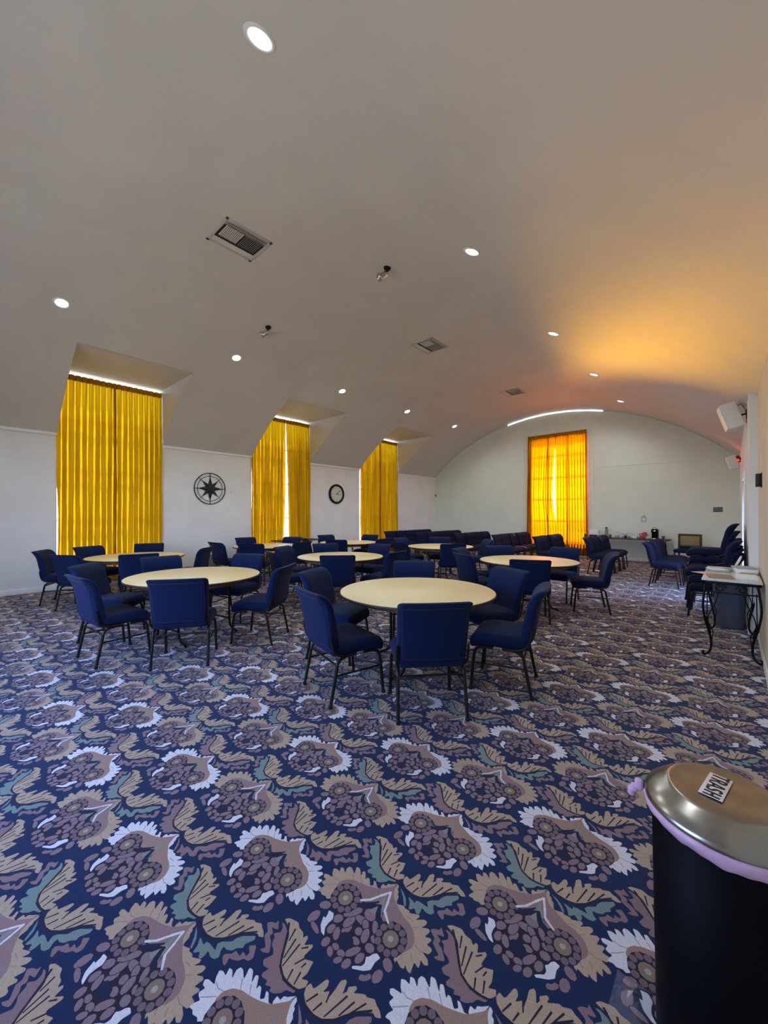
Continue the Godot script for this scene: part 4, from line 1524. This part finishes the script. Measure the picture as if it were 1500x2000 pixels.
# ---------------------------------------------------------------- things on the walls
func build_wall_things() -> void:
	# eight-pointed compass star in two rings; local xy is the wall plane, z points into the room
	var t := thing("compass_wall_art", "black metal compass star in a double ring on the left wall", "wall art", Vector3(XL + 0.02, 2.13, -4.42), PI / 2)
	for r in [0.39, 0.315]:
		var pts := []
		for i in 49:
			pts.append(Vector3(cos(TAU * i / 48.0) * r, sin(TAU * i / 48.0) * r, 0))
		var st := tool()
		tube(st, pts, 0.011 if r > 0.35 else 0.0065, 6)
		put("ring", done(st), M.black, t)
	for i in 8:
		var a := TAU * i / 8.0 + PI / 2
		var long := 0.31 if i % 2 == 0 else 0.30
		var wid := 0.062 if i % 2 == 0 else 0.050
		var d := Vector2(cos(a), sin(a))
		var n := Vector2(-d.y, d.x)
		var st := tool()
		# each ray a faceted wedge with a raised spine
		flat_on(st)
		var tip := d * long
		var l := d * 0.075 + n * wid
		var r := d * 0.075 - n * wid
		var v := func(p: Vector2, z: float) -> Vector3: return Vector3(p.x, p.y, z)
		q4(st, v.call(Vector2.ZERO, 0.022), v.call(r, 0.002), v.call(tip, 0.004), v.call(tip, 0.006))
		q4(st, v.call(Vector2.ZERO, 0.022), v.call(tip, 0.006), v.call(tip, 0.004), v.call(l, 0.002))
		q4(st, v.call(Vector2.ZERO, -0.002), v.call(l, -0.001), v.call(tip, -0.001), v.call(r, -0.001))
		put("ray", done(st), M.black, t)
		st = tool()
		tube(st, [Vector3(d.x * 0.29, d.y * 0.29, 0.0), Vector3(d.x * 0.39, d.y * 0.39, 0.0)], 0.008 if i % 2 == 0 else 0.0045, 5)
		put("spoke", done(st), M.black, t)
	# clock
	t = thing("wall_clock", "round dark-rimmed wall clock between the curtained bays", "clock", Vector3(XL, 2.15, -8.64), PI / 2)
	var face := Transform3D(Basis(Vector3.RIGHT, PI / 2), Vector3.ZERO)
	var st := tool()
	lathe(st, [Vector2(0.325, 0.0), Vector2(0.33, 0.03), Vector2(0.315, 0.065), Vector2(0.285, 0.07), Vector2(0.262, 0.05), Vector2(0.258, 0.03)], 40, face)
	put("rim", done(st), M.brown_dark if M.has("brown_dark") else M.metal_dark, t)
	st = tool()
	lathe(st, [Vector2(0.262, 0.03), Vector2(0.0, 0.031)], 32, face)
	put("dial", done(st), M.clock_face, t)
	for i in 12:
		var a := TAU * i / 12.0
		st = tool()
		cbox(st, Vector3(-0.006, 0.20, 0.031), Vector3(0.006, 0.24, 0.034), 0.001, Transform3D(Basis(Vector3.BACK, a), Vector3.ZERO))
		put("hour_mark", done(st), M.ink, t)
	for h in [[-1.75, 0.12, 0.010], [-0.87, 0.20, 0.007]]:
		st = tool()
		cbox(st, Vector3(-h[2], -0.03, 0.035), Vector3(h[2], h[1], 0.039), 0.001, Transform3D(Basis(Vector3.BACK, h[0]), Vector3.ZERO))
		put("hand", done(st), M.ink, t)
	# plates and little things on the far wall
	t = thing("wall_plaque", "small grey plaque on the far wall near the right corner", "plaque", Vector3(-0.30, 1.615, ZF))
	st = tool()
	cbox(st, Vector3(-0.105, -0.07, 0.0), Vector3(0.105, 0.07, 0.012), 0.003)
	put("plate", done(st), M.grey_bin, t)
	st = tool()
	for i in 3:
		cbox(st, Vector3(-0.085, 0.035 - i * 0.04, 0.012), Vector3(0.085 - i * 0.02, 0.047 - i * 0.04, 0.0135), 0.0005)
	put("engraved_lines", done(st), M.metal_dark, t)
	t = thing("wall_bracket", "pale grey house-shaped fitting above the coffee table", "wall fitting", Vector3(-2.06, 1.35, ZF))
	st = tool()
	prism(st, PackedVector2Array([Vector2(-0.075, -0.12), Vector2(0.075, -0.12), Vector2(0.075, 0.03), Vector2(0.0, 0.12), Vector2(-0.075, 0.03)]), 0.012)
	put("plate", done(st), M.pale_grey, t)
	st = tool()
	cbox(st, Vector3(-0.04, -0.08, 0.012), Vector3(0.04, 0.0, 0.02), 0.002)
	put("cover", done(st), M.white_plastic, t)
	t = thing("wall_switch", "small white switch right of the compass star", "switch", Vector3(XL, 2.07, -4.98), PI / 2)
	st = tool()
	cbox(st, Vector3(-0.022, -0.035, 0.0), Vector3(0.022, 0.035, 0.008), 0.002)
	put("plate", done(st), M.white_plastic, t)
	st = tool()
	cbox(st, Vector3(-0.006, -0.012, 0.008), Vector3(0.006, 0.012, 0.018), 0.002)
	put("lever", done(st), M.white_plastic, t)
	t = thing("corner_sensor", "tiny dark sensor high in the far left corner", "sensor", Vector3(XL + 0.03, 2.3, ZF + 0.03))
	st = tool()
	cbox(st, Vector3(-0.03, -0.04, -0.03), Vector3(0.02, 0.04, 0.02), 0.006)
	put("case", done(st), M.grey_bin, t)
	st = tool()
	cbox(st, Vector3(-0.005, -0.02, 0.015), Vector3(0.022, 0.02, 0.024), 0.003)
	put("lens", done(st), M.black, t)


# ---------------------------------------------------------------- the can in the foreground
func build_trash_can() -> void:
	var t := thing("trash_can", "tall black trash can with a steel lid and pink bag rim", "trash can", Vector3(-0.02, 0, -1.43))
	var st := tool()
	lathe(st, [Vector2(0.0, 0.0), Vector2(0.150, 0.0), Vector2(0.154, 0.01), Vector2(0.164, 0.64), Vector2(0.0, 0.64)], 48)
	put("body", done(st), M.black_gloss, t)
	st = tool()
	lathe(st, [Vector2(0.174, 0.672), Vector2(0.181, 0.676), Vector2(0.182, 0.684), Vector2(0.177, 0.692), Vector2(0.155, 0.712), Vector2(0.132, 0.727), Vector2(0.126, 0.732), Vector2(0.121, 0.7335), Vector2(0.116, 0.732), Vector2(0.06, 0.7315), Vector2(0.0, 0.731)], 64)
	put("lid", done(st), M.steel, t, "shallow domed steel lid")
	# pink liner showing under the lid, a little uneven
	st = tool()
	smooth_on(st)
	var n := 72
	var prof := [Vector2(0.160, 0.63), Vector2(0.172, 0.640), Vector2(0.180, 0.652), Vector2(0.184, 0.666), Vector2(0.180, 0.676), Vector2(0.165, 0.676)]
	var pt := func(i: int, k: int) -> Vector3:
		var a := TAU * (i % n) / n
		var w := 0.004 * sin(a * 3.0 + 1.0) + 0.002 * sin(a * 11.0) + 0.0015 * sin(a * 23.0 + k)
		var p: Vector2 = prof[k]
		return Vector3((p.x + w * 0.7) * cos(a), p.y + w * (1.5 if k < 3 else 0.2), (p.x + w * 0.7) * sin(a))
	for i in n:
		for k in prof.size() - 1:
			q4(st, pt.call(i + 1, k), pt.call(i, k), pt.call(i, k + 1), pt.call(i + 1, k + 1))
	put("bag_rim", done(st), M.pink_bag, t, "pink plastic bag rim")
	# the knot of the bag, on the side away from the wall
	var dir := Vector3(-0.996, 0, 0.086)
	var side := Vector3(-dir.z, 0, dir.x)
	st = tool()
	for b in [[0.196, 0.672, 0.016, 0.0], [0.208, 0.655, 0.013, 0.004], [0.216, 0.640, 0.015, 0.008]]:
		rbox(st, Vector3(b[2] * 0.7, b[2], b[2] * 0.6), b[2] * 0.55, Vector3i(1, 1, 1), func(p: Vector3) -> Vector3: return p + dir * b[0] + side * b[3] + Vector3(0, b[1], 0), 3)
	put("bag_knot", done(st), M.pink_bag, t, "pink knot of the bag")
	# TRASH label lying on the lid
	var lab := Node3D.new()
	lab.name = "lid_label"
	t.add_child(lab)
	lab.set_meta("label", "white label reading TRASH")
	var yaw := atan(680.0 / 761.0)
	var read := Vector3(-0.78, 0, 0.62).normalized().rotated(Vector3.UP, yaw)
	var tall := Vector3(0.62, 0, 0.78).normalized().rotated(Vector3.UP, yaw)
	lab.transform = Transform3D(Basis(read, Vector3.UP, tall * -1.0), Vector3(0, 0.7345, 0) + LABEL_OFFSET)
	st = tool()
	cbox(st, Vector3(-0.064, 0.0, -0.026), Vector3(0.064, 0.0012, 0.026), 0.0004)
	put("card", done(st), M.label_white, lab)
	var tm := TextMesh.new()
	var f := SystemFont.new()
	f.font_names = PackedStringArray(["Droid Sans"])
	f.font_weight = 700
	tm.font = f
	tm.text = "TRASH"
	tm.font_size = 48
	tm.pixel_size = 0.00078
	tm.depth = 0.0008
	var o := put("lettering", tm, M.ink, lab)
	o.transform = Transform3D(Basis(Vector3.RIGHT, -PI / 2), Vector3(0, 0.0016, 0)) * Transform3D(Basis.from_scale(Vector3(1.12, 1.35, 1)), Vector3.ZERO)
	# a scrap of clear plastic wrap on the floor beside the can
	var c := thing("plastic_wrap", "crumpled scrap of clear plastic beside the black can", "plastic wrap", Vector3(-0.235, 0, -1.40))
	var fn := FastNoiseLite.new()
	fn.seed = 5
	fn.frequency = 9.0
	st = tool()
	flat_on(st)
	var bump := func(i: int, j: int) -> Vector3:
		var x := (i / 7.0 - 0.5) * 0.10
		var z := (j / 7.0 - 0.5) * 0.14
		var edge := 1.0 - maxf(absf(i / 3.5 - 1.0), absf(j / 3.5 - 1.0))
		return Vector3(x, 0.003 + maxf(0.0, 0.05 * edge + 0.03 * edge * fn.get_noise_2d(x * 9.0, z * 9.0)), z)
	for i in 7:
		for j in 7:
			q4(st, bump.call(i, j + 1), bump.call(i + 1, j + 1), bump.call(i + 1, j), bump.call(i, j))
	put("sheet", done(st), M.wrap, c)
